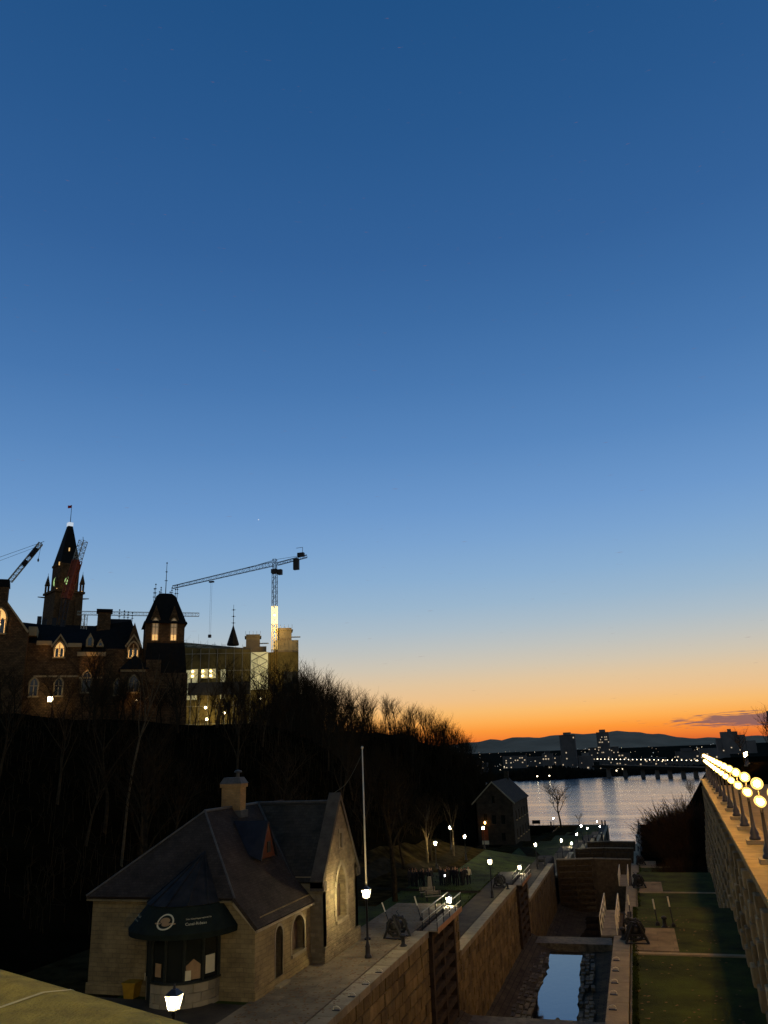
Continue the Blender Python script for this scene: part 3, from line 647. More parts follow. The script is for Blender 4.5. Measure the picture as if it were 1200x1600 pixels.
# ---------------------------------------------------------------- hand winches on the lock side
def make_winch(label, loc, rz):
    t = thing('lock_winch', label, 'winch', loc, rz)
    for s in (-1, 1):
        b = MB()
        b.tube((s * .5, -.6, 0.04), (s * .5, -.1, 1.1), 0.075, n=6).tube((s * .5, .6, 0.04), (s * .5, .1, 1.1), 0.075, n=6).tube((s * .5, -.4, .42), (s * .5, .4, .42), 0.06, n=6).box(s * .5, 0, 1.02, .12, .3, .12).box(s * .5, 0, .03, .14, 1.3, .06)
        b.build('side_frame', 'iron', t)
    MB().tube((-.45, 0, .62), (.45, 0, .62), .24, n=14).build('drum', 'iron', t, smooth=True)
    for x, y, rr in ((-.4, 0, .5), (.4, -.06, .44), (.4, .32, .2)):
        b = MB()
        for k in range(20):
            a0, a1 = k * math.pi / 10, (k + 1) * math.pi / 10; z = .62 if rr > .2 else .95
            p = [(x - .03, y + q * math.cos(a), z + q * math.sin(a)) for q in (rr, rr - .13) for a in (a0, a1)]
            b.extr([p[0], p[1], p[3], p[2]], (.06, 0, 0))
            if k % 2: b.extr([(x - .03, y + rr * math.cos(a0), z + rr * math.sin(a0)), (x - .03, y + (rr + .04) * math.cos(a0 + .1), z + (rr + .04) * math.sin(a0 + .1)), (x - .03, y + rr * math.cos(a1), z + rr * math.sin(a1))], (.06, 0, 0))
        for k in range(3):
            a = k * math.pi / 3; b.tube((x, y - (rr - .05) * math.cos(a), z - (rr - .05) * math.sin(a)), (x, y + (rr - .05) * math.cos(a), z + (rr - .05) * math.sin(a)), .025, n=4)
        b.build('gear_wheel', 'iron', t)
    MB().tube((-.7, 0.1, .95), (.75, .1, .95), .03, n=6).build('axle', 'iron', t)
    for s in (-1, 1):
        MB().tube((s * .72, .1, .95), (s * .72, .1 + s * .3, 1.28), .025, n=6).tube((s * .72, .1 + s * .3, 1.28), (s * .95, .1 + s * .3, 1.28), .022, n=6).build('crank_handle', 'iron', t)
    return t
make_winch('black iron hand winch beside the nearest left lock gate', (-15.0, 49.6, 23.53), R(78))
make_winch('black iron hand winch beside the second left lock gate', (-15.0, 87.2, 20.53), R(80))
make_winch('black iron hand winch on the right paved pad by the white railed walkway', (-1.2, 50.0, 23.55), R(95))
make_winch('small iron hand winch on the second paved pad on the right bank', (-1.2, 87.6, 20.55), R(95))
make_winch('faint iron hand winch on the third paved pad on the right bank', (-1.1, 125.0, 17.75), R(95))
make_winch('small dark winch on the left walk near the closed gates', (-15.1, 124.5, 17.73), R(4))
# paved pads around the winches on the right
for i in range(3):
    y = GATES[i] - 7.4
    struct(MB().bx(-1.3, 0.95, y, y + 5.6, LEV[i] - 0.3, LEV[i] + 0.05).build('paved_pad', 'paving'))
    struct(MB().bx(-1.38, 5.6, y - 0.75, y - 0.35, LEV[i] - 0.3, LEV[i] + 0.07).build('kerb_strip', 'coping'))
# sweep levers (crooked white tipped handles) and small bollards
def lever(label, loc, lean, h=1.5):
    t = thing('gate_lever', label, 'lever', loc)
    p1 = (lean[0], lean[1], h)
    MB().tube((0, 0, 0), p1, .035, .03, 6).build('shaft', 'iron', t)
    q = Vector(p1); d = q.normalized()
    MB().tube(q - d * .45, q + d * .12, .045, n=8).build('white_grip', 'whitepaint', t)
    MB().lathe([(.14, 0), (.12, .12), (.06, .2)], 8).build('socket', 'iron', t)
lever('leaning lever with white grip on the left of the near winch', (-16.1, 52.0, 23.53), (-.55, .1), 1.35)
lever('leaning lever with white grip behind the near gate railing', (-14.8, 54.6, 23.53), (-.4, .1), 1.3)
lever('upright lever with white tip at the far end of the near right pad', (0.95, 54.4, 23.5), (-.12, .2), 1.5)
lever('shorter white tipped lever left of its twin on the right lawn', (0.05, 54.7, 23.5), (-.1, .2), 1.3)
lever('white tipped lever standing by the edge of the right walk', (-1.45, 54.3, 23.5), (-.05, .1), 1.6)
def bollard(label, loc, group=None):
    t = thing('bollard', label, 'bollard', loc, 0, group)
    MB().lathe([(.17, 0), (.17, .06), (.11, .1), (.1, .42), (.17, .46), (.18, .54), (.1, .6)], 12).build('body', 'iron', t, smooth=True)
    MB().lathe([(.22, -.01), (.22, .03)], 12).build('base_plate', 'iron', t)
bollard('small black bollard in front of the near left winch', (-14.05, 47.6, 23.53))
bollard('small black bollard beside the second left gate', (-14.05, 86.0, 20.53))
bollard('low bollard between the two white tipped levers on the right lawn', (0.45, 54.2, 23.5))
bollard('black bollard by the foot of the near white railed walkway', (-1.9, 50.6, 23.55))
# white mooring hooks on the coping edges
def hook(label, loc, side, group):
    t = thing('mooring_hook', label, 'hook', loc, 0, group)
    MB().bx(-.16, .16, -.07, .07, 0, .03).build('plate', 'iron', t)
    MB().path([(-.14 * side, 0, .02), (-.12 * side, 0, .13), (.02, 0, .17), (.12 * side, 0, .13), (.2 * side, 0, .06)], .024, 6).build('bent_bar', 'whitepaint', t)
for y in (35.9, 37.9, 39.9, 42.0): hook('white topped mooring hook on the coping of the left lock wall', (-13.75, y, 23.52), 1, 'mooring hooks on the left coping')
for y in (37.9, 40.0, 41.8, 43.9, 45.9): hook('white topped mooring hook on the coping of the right lock wall', (-2.2, y, 23.52), -1, 'mooring hooks on the right coping')

# ---------------------------------------------------------------- lantern street lamps
def make_lantern(label, loc, group=None, h=3.4, power=70, unit_only=False, cat='street lamp'):
    t = thing('lantern_lamp', label, cat, loc, 0, group)
    MB().lathe([(.2, 0), (.2, .1), (.15, .16), (.14, .5), (.16, .55), (.1, .68), (.07, .8), (.055, h - .62), (.085, h - .58), (.05, h - .5), (.12, h - .46)], 12).build('post', 'postiron', t, smooth=True)
    g = MB().frustum(0, 0, h - .45, h - .02, .24, .24, .42, .42).build('lantern_glass', 'lanternglass', t)
    MB().lathe([(.02, h - .44), (.1, h - .38), (.13, h - .2), (.1, h - .08), (.02, h - .04)], 10).build('bulb', 'lanternbulb', t, smooth=True)
    b = MB()
    for i, j in ((-1, -1), (1, -1), (1, 1), (-1, 1)): b.tube((i * .12, j * .12, h - .46), (i * .213, j * .213, h), .014, n=4)
    b.build('lantern_frame', 'postiron', t)
    MB().frustum(0, 0, h - .018, h + .14, .46, .46, .14, .14).lathe([(.05, h + .14), (.04, h + .2), (.015, h + .3)], 8).build('lantern_cap', 'postiron', t)
    return t
lamp0 = make_lantern('lit lantern lamp in front of the stone kiosk, seen just over the parapet', (-15.15, 25.0, 23.52))
def lantern(label, x, y, z, group=None): return copy_tree(lamp0, None, label, group, (x, y, z))
lantern('lit lantern lamp on a black post beside the flagpole', -15.25, 44.8, 23.52)
lantern('bright lantern lamp behind the railing of the nearest left gate', -14.35, 60.9, 20.52)
lantern('lit lantern lamp on the walk beside the wall of the blue pool', -14.8, 81.1, 20.52)
lantern('bright lantern lamp behind the railing of the second left gate', -14.5, 98.4, 17.72)
lantern('lit lantern lamp on the third step of the walk', -15.25, 120.8, 17.72)
lantern('small lit lantern on the fourth step of the walk', -14.5, 152.0, 15.02)
lantern('small lit lantern right of and below its neighbour on the fifth step', -14.5, 172.4, 12.32)
lantern('small lit lantern farther down the fifth step of the walk', -14.6, 190.0, 12.32)
for i, (y, z) in enumerate(((209.5, 12.32), (231, 9.82))):
    lantern(['tiny lit lantern near the top of the sixth step', 'tiny lit lantern half way down the sixth step'][i], -14.8, y, z)
lantern('tiny lit lantern near the river end of the left quay', -14.7, 297, 4.25)
lantern('tiny lantern just below its twin near the river end of the quay', -14.8, 284, 7.02)
lantern('tiny lantern left of the bare riverside tree', -34.5, 338, terrain(-34.5, 338))
for lb, x, y in (('white lantern lamp lowest on the wooded slope above the crowd', -27.04, 108.7), ('white lantern lamp highest on the wooded slope', -29.1, 127.1),
                 ('white lantern lamp right of the pale tree trunk on the slope', -25.6, 121.1), ('faint white lantern lamp left of the museum door', -25.3, 134.8)):
    lantern(lb, x, y, terrain(x, y) - 0.05)

# ---------------------------------------------------------------- stone lock-side house with the round kiosk bay
HB = (-22.6, 40.0, 23.5)
house = thing('stone_house', 'stone house with steep roofs and a round glazed kiosk bay under an awning', 'house', HB)
def wb(b, name, m, parent, base=HB, smooth=False):
    b.v = [(x - base[0], y - base[1], z - base[2]) for x, y, z in b.v]; return b.build(name, m, parent, smooth=smooth)
FX, FY, Z0 = -18.0, 36.57, 23.5
GX, GY0, GY1, GYC = -17.25, 43.3, 49.0, 46.15
# front wall (faces the locks)
fm = lambda u, v, d: (FX - d, u, v)
door = arch(38.8, 39.65, 23.56, 26.1, False, 4); win = arch(40.78, 42.45, 24.45, 26.15, False, 6)
fw = wb(holed([(FY + .5, Z0 - .3), (43.29, Z0 - .3), (43.29, 26.9), (FY + .5, 26.9)], [door, win], fm, 0.42), 'wall', 'stone', house)
wb(MB().poly([fm(*p, .4) for p in door]), 'door', 'door', house)
for k in range(6):
    u0 = 40.8 + k * 0.275
    inst_b = MB().bx(FX - .44, FX - .40, u0, u0 + .26, 24.45, 26.1 - 0.55 * abs((u0 + .13 - 41.6) / .83) ** 2); wb(inst_b, 'shutter_board', 'boards', house)
wb(MB().bx(FX - .4, FX + .1, 40.7, 42.53, 24.3, 24.44), 'window_sill', 'coping', house)
wb(MB().bx(FX - .1, FX + .35, 38.6, 39.85, 23.45, 23.6), 'door_step', 'coping', house)
wb(ring(.17, win, fm, -.03, .1), 'window_arch', 'coping', house); wb(ring(.13, door, fm, -.03, .1), 'door_arch', 'coping', house)
wb(MB().bx(FX, FX + .07, FY - .05, 43.28, Z0 - .2, Z0 + .38), 'plinth', 'stone', house)
# end wall (faces the bridge), clipped at the front verge
em = lambda u, v, d: (u, FY + d, v)
wb(MB().extr([em(*p, 0) for p in ((-27.0, Z0 - .3), (FX, Z0 - .3), (FX, 26.75), (-19.15, 27.75), (-27.0, 27.75))], (0, .5, 0)), 'end_wall', 'stone', house)
wb(MB().bx(-27.06, FX + .06, FY - .07, FY, Z0 - .2, Z0 + .45), 'plinth', 'stone', house)
wb(MB().bx(-27.0, -26.5, FY + .5, 49.5, Z0 - .3, 27.6), 'back_wall', 'stone', house)
wb(MB().bx(-27.0, -18.4, 49.2, 49.7, Z0 - .3, 27.3), 'far_wall', 'stone', house)
# main roof: front slope, clipped hip, back slope (solid slabs)
def slab(pts, th=.16):
    a, b_, c = [Vector(p) for p in pts[:3]]; n = (b_ - a).cross(c - a).normalized()
    if n.z < 0: n = -n
    return MB().extr(pts, -n * th)
E0, RZ = (-17.72, 26.55), 31.47
ty = lambda z: -17.72 - (z - 26.55) * (4.88 / 4.92)
h1 = (ty(27.8), 36.32, 27.8)
wb(slab([(-17.72, 36.25, 26.55), (-17.72, 43.6, 26.55), (-22.6, 49.8, RZ), (-22.6, 39.7, RZ), h1]), 'roof_front', 'shingle', house)
wb(slab([h1, (-22.6, 39.7, RZ), (-27.25, 36.32, 27.8)]), 'roof_hip', 'shingle', house)
wb(slab([(-22.6, 39.7, RZ), (-22.6, 49.8, RZ), (-27.25, 49.8, 27.6), (-27.25, 36.32, 27.75)]), 'roof_back', 'shingle', house)
wb(MB().tube((-22.6, 39.65, RZ + .02), (-22.6, 46.2, RZ + .02), .08, n=6).tube(h1, (-22.6, 39.7, RZ + .03), .05, n=6).tube((-27.25, 36.32, 27.83), (-22.6, 39.7, RZ + .03), .05, n=6), 'ridge_cap', 'lead', house)
wb(MB().bx(-27.2, -19.1, 36.3, 36.42, 27.6, 27.68), 'gutter', 'stone', house)
wb(MB().bx(-17.86, -17.74, 36.3, 43.3, 26.36, 26.46).extr([(-17.85, 36.4, 26.32), (-17.85, 36.4, 26.46), (-19.1, 36.4, 27.62), (-19.1, 36.4, 27.48)], (0, .08, 0)), 'eave_board', 'coping', house)
# gabled cross wing
gm = lambda u, v, d: (GX - d, u, v)
gw = arch(45.3, 46.95, 25.2, 28.0, True, 6); slit = [(46.0, 28.95), (46.34, 28.95), (46.34, 29.7), (46.0, 29.7)]
wb(holed([(GY0, Z0 - .3), (GY1, Z0 - .3), (GY1, 27.75), (GYC, 31.75), (GY0, 27.75)], [gw, slit], gm, 0.4), 'gable_wall', 'rubble', house)
for k in range(5):
    u0 = 45.32 + k * 0.325; wb(MB().bx(GX - .42, GX - .36, u0, u0 + .31, 25.2, 27.95 - 1.35 * abs((u0 + .155 - 46.12) / .83)), 'shutter_board', 'boards', house)
wb(MB().poly([gm(*p, .38) for p in slit]), 'slit_window', 'glass', house)
# stones of the arch round the big window
n = len(gw)
for i in range(1, n - 1):
    p, q = Vector(gw[i]), Vector(gw[i + 1]); m_ = (p + q) / 2; c = Vector((46.12, 26.6)); dr = (m_ - c).normalized(); L_ = (q - p).length
    if L_ < 1.0:
        wb(MB().extr([gm(*p, .02), gm(*q, .02), gm(*(q + dr * .3), .02), gm(*(p + dr * .3), .02)], (.07, 0, 0)), 'arch_stone', 'coping', house)
for s in (0, 1):
    for k in range(5):
        u = 45.3 - (.34 if k % 2 else .24) if s == 0 else 46.95
        wd = .34 if k % 2 else .24
        wb(MB().bx(GX - .05, GX + .05, u, u + wd, 25.2 + k * .28 + .01, 25.2 + k * .28 + .27), 'jamb_stone', 'coping', house)
wb(MB().bx(GX - .4, GX + .14, 45.15, 47.1, 25.02, 25.19), 'window_sill', 'coping', house)
wb(MB().bx(GX - .05, GX + .06, 45.82, 46.52, 29.72, 29.95).bx(GX - .05, GX + .05, 45.78, 45.99, 28.9, 29.7).bx(GX - .05, GX + .05, 46.35, 46.56, 28.9, 29.7), 'slit_surround', 'coping', house)
wb(MB().bx(GX, GX + .12, GY0 - .1, GY1 + .1, Z0 - .2, Z0 + .75), 'plinth', 'rubble', house)
wb(MB().bx(-22.0, GX, GY0, GY0 + .45, Z0 - .3, 27.75), 'wing_side_wall', 'rubble', house)
wb(MB().bx(-22.0, GX, GY1 - .45, GY1, Z0 - .3, 27.75), 'wing_side_wall', 'rubble', house)
# raised gable coping, kneelers, wing roof
for s in (-1, 1):
    yb = GY0 - .25 if s < 0 else GY1 + .25; dz = 4.05 / (GYC - GY0)
    wb(MB().extr([(GX + .1, yb, 27.55), (GX + .1, GYC, 31.98), (GX + .1, GYC, 31.6), (GX + .1, yb + (-.0) * s, 27.2)], (-.75, 0, 0)), 'gable_coping', 'darkcoping', house)
    wb(MB().bx(GX - .65, GX + .14, min(yb, yb - s * .5), max(yb, yb - s * .5), 27.05, 27.5), 'kneeler', 'darkcoping', house)
wb(slab([(GX - .6, GY0 - .15, 27.5), (GX - .6, GYC, 31.45), (-22.6, GYC, 31.45), (-19.0, GY0 - .15, 27.5)], .15), 'wing_roof', 'slate', house)
wb(slab([(GX - .6, GY1 + .15, 27.5), (GX - .6, GYC, 31.45), (-22.6, GYC, 31.45), (-22.6, GY1 + .15, 27.5)], .15), 'wing_roof', 'slate', house)
wb(MB().tube((GX - .6, GYC, 31.5), (-22.6, GYC, 31.5), .08, n=6), 'ridge_cap', 'lead', house)
wb(MB().extr([(-19.0, GY0 - .3, 27.62), (-18.85, GY0 - .3, 27.62), (-22.5, GYC - .1, 31.5), (-22.65, GYC - .1, 31.5)], (0, 0, .08)), 'valley_flashing', 'lead', house)
# chimney
ch = wb(MB().bx(-23.25, -22.05, 42.7, 43.4, 30.6, 32.75).bx(-23.33, -21.97, 42.62, 43.48, 32.55, 32.75), 'chimney', 'brickorange', house)
cb = (HB[0], HB[1], HB[2])
wb(MB().frustum(-22.65, 43.05, 32.752, 33.1, 1.42, .92, 1.0, .6), 'chimney_cap', 'lead', ch)
wb(MB().tube((-22.4, 43.05, 33.0), (-22.4, 43.05, 33.35), .1, n=10).lathe([(.12, 33.35), (.24, 33.38), (.2, 33.46), (.02, 33.52)], 10, (-22.4, 43.05, 0)), 'flue_pipe', 'lead', ch)
wb(MB().bx(-23.3, -21.95, 42.6, 43.5, 30.9, 31.3), 'chimney_flashing', 'lead', ch)
# little triangular dormer
da, dl, dr_, dbk = (-19.75, 41.65, 30.75), (-19.75, 40.75, 29.0), (-19.75, 42.55, 29.0), (-21.85, 41.65, 30.75)
dm = wb(MB().poly([(-19.75, 40.8, 28.95), (-19.75, 42.5, 28.95), (-19.75, 41.65, 30.65)]), 'dormer', 'redwood', house)
wb(MB().extr([da, dbk, (-20.4, 40.55, 29.15), (-19.65, 40.6, 28.85)], (0, -.05, .06)).extr([da, dbk, (-20.4, 42.75, 29.15), (-19.65, 42.7, 28.85)], (0, .05, .06)), 'dormer_roof', 'tinblue', dm)
wb(MB().bx(-19.74, -19.7, 41.45, 41.85, 29.2, 29.75), 'dormer_vent', 'frame', dm)
# round kiosk bay
KX, KR = -21.6, 1.78
def kp(a, r, z): return (KX + r * math.sin(R(a)), FY - r * math.cos(R(a)), z)
NA = 8; angs = [-90 + 180 * k / NA for k in range(NA + 1)]
bay = wb(MB().add([kp(a, KR - .12, z) for z in (Z0 - .2, 27.6) for a in angs], [(k, k + 1, NA + 2 + k, NA + 1 + k) for k in range(NA)]), 'kiosk_core', 'frame', house)
zb = [23.35, 23.72, 24.1, 24.47]
for c in range(3):
    off = 11.25 if c % 2 else 0
    segs = [-90, -70] + [x for x in [-28, -6, 18, 42, 66, 90]] if c % 2 == 0 else [-90, -70] + [-28, -17, 6, 30, 54, 78, 90]
    for a0, a1 in zip(segs[:-1], segs[1:]):
        if a0 == -70: continue
        p = [kp(a0 + .5, KR + .04, 0), kp((a0 + a1) / 2, KR + .06, 0), kp(a1 - .5, KR + .04, 0), kp(a1 - .5, KR - .2, 0), kp(a0 + .5, KR - .2, 0)]
        wb(MB().extr([(x, y, zb[c]) for x, y, z in p], (0, 0, zb[c + 1] - zb[c] - .02)), 'base_stone', 'coping', bay)
wb(MB().add([kp(a, r_, z) for z in (24.45, 24.55) for r_ in (KR - .1, KR + .12) for a in range(-28, 91, 10)], []), 'hidden', 'frame', bay) if False else None
b = MB(); aa = [-28 + 118 * k / 9 for k in range(10)]
for a0, a1 in zip(aa[:-1], aa[1:]): b.extr([kp(a0, KR + .1, 24.47), kp(a1, KR + .1, 24.47), kp(a1, KR - .15, 24.47), kp(a0, KR - .15, 24.47)], (0, 0, .09))
wb(b, 'kiosk_sill', 'frame', bay)
panes = [(-88, -70), (-28, 0), (0, 28), (28, 56), (56, 88)]
for a0, a1 in panes:
    wb(MB().poly([kp(a0 + 2, KR - .05, 24.57), kp(a1 - 2, KR - .05, 24.57), kp(a1 - 2, KR - .05, 26.4), kp(a0 + 2, KR - .05, 26.4)]), 'window_pane', 'glass', bay)
for a in (-89, -70, -28, 0, 28, 56, 88):
    p = kp(a, KR, 24.5); wb(MB().tube(p, (p[0], p[1], 26.5), .075, n=6), 'window_post', 'frame', bay)
wb(MB().poly([kp(-69, KR - .02, 23.55), kp(-49, KR - .02, 23.55), kp(-49, KR - .02, 26.45), kp(-69, KR - .02, 26.45)]).poly([kp(-49, KR - .02, 23.55), kp(-29, KR - .02, 23.55), kp(-29, KR - .02, 26.45), kp(-49, KR - .02, 26.45)]), 'kiosk_door', 'frame', bay)
wb(MB().tube(kp(-52, KR + .06, 24.45), kp(-52, KR + .06, 24.75), .02, n=5), 'door_handle', 'steel', bay)
def sheet(a, z0, z1, da, shape=None, r_=None):
    r_ = r_ or KR - .03
    if shape == 'house': return MB().poly([kp(a - da, r_, z0), kp(a + da, r_, z0), kp(a + da, r_, z1 - .25), kp(a, r_, z1), kp(a - da, r_, z1 - .25)])
    return MB().poly([kp(a - da, r_, z0), kp(a + da, r_, z0), kp(a + da, r_, z1), kp(a - da, r_, z1)])
wb(sheet(42, 24.62, 25.45, 11, 'house'), 'card_display', 'card', bay)
wb(sheet(34, 24.6, 25.0, 4.5, None, KR - .015), 'notice', 'paper', bay); wb(sheet(70, 24.75, 25.5, 9), 'notice', 'paper', bay); wb(sheet(-14, 24.75, 25.3, 6), 'card_display', 'card', bay)
# awning skirt and the little tin half-cone above it
AT, AB, ZT, ZB = 1.86, 2.7, 27.66, 26.66
def ap(a, t, off=0.0):
    r_ = AB + (AT - AB) * t; z = ZB + (ZT - ZB) * t; return kp(a, r_ + off * .72, z + off * .69)
av = [-90 + 180 * k / 24 for k in range(25)]
b = MB()
for a0, a1 in zip(av[:-1], av[1:]):
    b.poly([ap(a0, 0), ap(a1, 0), ap(a1, 1), ap(a0, 1)])
    v0, v1 = kp(a0, AB - .02, ZB - .24 + .02 * math.cos(a0 * .8)), kp(a1, AB - .02, ZB - .24 + .02 * math.cos(a1 * .8)); b.poly([v0, v1, ap(a1, 0), ap(a0, 0)])
aw = wb(b, 'awning', 'awning', house)
b = MB(); apex = (-21.6, 38.05, 29.65)
for a0, a1 in zip(av[:-1:2], av[2::2]):
    m0, m1 = kp(a0, AT + .06, ZT + .02), kp(a1, AT + .06, ZT + .02)
    b.poly([m0, m1, apex])
kr = wb(b, 'kiosk_roof', 'tin', house)
b = MB()
for a0 in av[::4]: b.tube(kp(a0, AT + .06, ZT + .04), (apex[0], apex[1], apex[2] + .03), .035, n=4)
wb(b, 'roof_seams', 'tin', kr)
# lettering and emblem laid on the awning cone
def lettering(txt, size, a_c, t_c, name='lettering', align='CENTER'):
    cu = bpy.data.curves.new('t', 'FONT'); cu.body = txt; cu.size = size; cu.align_x = align; cu.resolution_u = 2
    o = bpy.data.objects.new('t', cu); C.objects.link(o); bpy.context.view_layer.update()
    dg = bpy.context.evaluated_depsgraph_get(); me = bpy.data.meshes.new_from_object(o.evaluated_get(dg))
    b = MB(); slope = math.hypot(AB - AT, ZT - ZB); r_ = AB + (AT - AB) * t_c
    b.add([ap(a_c + math.degrees(v.co.x / r_), t_c + v.co.y / slope, .025) for v in me.vertices], [tuple(p.vertices) for p in me.polygons])
    bpy.data.objects.remove(o); return wb(b, name, 'print', aw)
lettering('Lieu historique national du', .11, 44, .5); lettering('Canal-Rideau', .185, 40, .3)
lettering('Rideau Canal', .17, -50, .5); lettering('National Historic Site', .11, -50, .36)
def emb(pts): return MB().poly([ap(6 + math.degrees(x / 2.4), .46 + y / 1.43, .03) for x, y in pts])
b = MB(); slope = 1.43
for k in range(24):
    a0, a1 = 2 * math.pi * k / 24, 2 * math.pi * (k + 1) / 24
    q = [(rr * 1.0 * math.cos(a), rr * math.sin(a)) for rr, a in ((.42, a0), (.42, a1), (.345, a1), (.345, a0))]
    b.poly([ap(6 + math.degrees(x / 2.4), .46 + y / slope, .03) for x, y in q])
wb(b, 'emblem_ring', 'print', aw)
b = MB()
for cx, cy, rx, ry in ((-.03, .06, .25, .16), (.05, -.13, .2, .1), (-.36, -.08, .16, .05), (.34, -.1, .18, .05)):
    b.poly([ap(6 + math.degrees((cx + rx * math.cos(t * math.pi / 8)) / 2.4), .46 + (cy + ry * math.sin(t * math.pi / 8)) / slope, .032) for t in range(16)])
wb(b, 'emblem_figure', 'card', aw)
# yellow bin, flagpole
bn = thing('yellow_bin', 'yellow plastic bin against the wall left of the kiosk', 'bin', (-24.2, 36.15, 23.52))
MB().frustum(0, 0, 0, .62, .5, .5, .68, .62).build('body', 'bin', bn); MB().bx(-.37, .37, -.34, .34, .62, .68).build('rim', 'bin', bn)
fp = thing('flagpole', 'tall white bare flagpole at the corner of the gable', 'flagpole', (-16.64, 48.9, 23.52))
MB().lathe([(.065, 0), (.055, 5), (.035, 10.9)], 10).build('pole', 'pole', fp, smooth=True); MB().sphere((0, 0, 11.0), .09, 10, 6).build('ball', 'pole', fp, smooth=True); MB().lathe([(.2, 0), (.2, .08), (.1, .14)], 10).build('base', 'iron', fp)
MB().path(spline([(-.03, 0, 10.6), (-.55, -1.4, 9.0), (-1.0, -2.75, 8.4)], 6), .014, 4).build('halyard', 'rope', fp)

# ---------------------------------------------------------------- terrace retaining wall with its row of globe lamps
def tx(y): return 3.47 + (y - 29.5) * 0.0528           # outer edge of the coping
TZ = 29.1; TY0, TY1 = 14.0, 124.0
tw = thing('terrace_wall', 'tall buttressed stone terrace wall on the right below the globe lamps', 'wall', (0, 0, 17))
n = 30; ys_ = [TY0 + (TY1 - TY0) * k / n for k in range(n + 1)]
b = MB()
for y0, y1 in zip(ys_[:-1], ys_[1:]):
    b.add([(tx(y0) + 1.05, y0, -.5), (tx(y1) + 1.05, y1, -.5), (tx(y1) + 1.05, y1, TZ - 17.4), (tx(y0) + 1.05, y0, TZ - 17.4)], [(3, 2, 1, 0)])
b.build('wall_face', 'joint', tw)
r = random.Random(9); cnt = 0; rest = MB(); stb = MB()
TCP = block_mesh('terracecoping')
y = TY0
while y < TY1 - .2:
    l = min(2.3, TY1 - y); xm = tx(y + l / 2)
    inst('coping_slab', TCP, tw, (xm + .85, y + l / 2, TZ - 17 - .17), (1.7, l - .03, .34), -0.0528); y += l
# courses of wall stone, then buttresses with battered feet, then the moulded string under the coping
ST = 3.5; k = 0; y = 24.0
rows = 13; ch_ = 0.86
while y < 118:
    z_b = lv(y) - 17 - .2
    big = y < 62
    # wall stones of this bay
    for row in range(rows):
        z = TZ - 17 - .75 - row * ch_
        if z < z_b: break
        sp = (0, .5, 1.0) if row % 2 else (0, .33, .72, 1.0)
        for a0, a1 in zip(sp[:-1], sp[1:]):
            ya, yb = y + .95 + a0 * (ST - .95), y + .95 + a1 * (ST - .95); ym = (ya + yb) / 2; pr = r.uniform(-.04, .05)
            if big and cnt < 170: inst('wall_stone', TST, tw, (tx(ym) + 1.0 - pr, ym, z - ch_ / 2 + .4), (.3, yb - ya - .04, ch_ - .04), -0.0528); cnt += 1
            else: rest.box(tx(ym) + 1.0 - pr, ym, z - ch_ / 2 + .4, .3, yb - ya - .05, ch_ - .05)
    ya, yb = y + .9, y + ST + .02; ra = (yb - ya) / 2; yc = (ya + yb) / 2; zt_ = TZ - 17 - .58; za = zt_ - .45 - ra
    ap_ = [(ya, zt_), (yb, zt_)] + [(yc + ra * math.cos(math.pi * q_ / 8), za + ra * math.sin(math.pi * q_ / 8)) for q_ in range(9)]
    MB().extr([(tx(p_[0]) + .38, p_[0], p_[1]) for p_ in [ap_[0], ap_[1]] + ap_[2:]], (.68, 0, 0)).build('bay_arch', 'terracestone', tw)
    # buttress
    for row in range(rows):
        z = TZ - 17 - .75 - row * ch_
        if z < z_b: break
        if row == 0: continue
        f = row / rows; dep = .22 + 1.0 * sst((f + .05) / .95); wd = .95 + (.2 if row > 8 else 0)
        pr = r.uniform(-.02, .04)
        if big: inst('buttress_stone', TST, tw, (tx(y + .45) + .45 - dep / 2 - pr + .6, y + .45, z - ch_ / 2 + .4), (dep + .25 + 1.2, wd, ch_ - .035), -0.0528)
        else: rest.box(tx(y + .45) + .45 - dep / 2 + .6, y + .45, z - ch_ / 2 + .4, dep + .25 + 1.2, wd, ch_ - .04)
    y += ST
tag(rest.build('wall_stones', 'terracestone', tw), kind='stuff')
b = MB()
for y0, y1 in zip(ys_[:-1], ys_[1:]):
    b.add([(tx(y0) + dx, y0, z) for dx, z in ((.12, TZ - 17.36), (.3, TZ - 17.62), (.45, TZ - 17.62), (.45, TZ - 17.36))] + [(tx(y1) + dx, y1, z) for dx, z in ((.12, TZ - 17.36), (.3, TZ - 17.62), (.45, TZ - 17.62), (.45, TZ - 17.36))], [(0, 1, 5, 4), (1, 2, 6, 5), (2, 3, 7, 6), (3, 0, 4, 7)])
b.build('string_course', 'terracestone', tw)
struct(MB().add([(tx(TY0) + 1.7, TY0, 28.0), (70, TY0, 28.0), (70, TY1, 28.0), (tx(TY1) + 1.7, TY1, 28.0), (tx(TY0) + 1.7, TY0, TZ), (tx(TY1) + 1.7, TY1, TZ)], [(0, 1, 2, 3), (0, 3, 5, 4)]).build('terrace_deck', 'terracedeck'))
struct(MB().bx(8.5, 70, TY1 - .1, TY1 + .3, 14, 28.1).build('terrace_end', 'terracestone'))
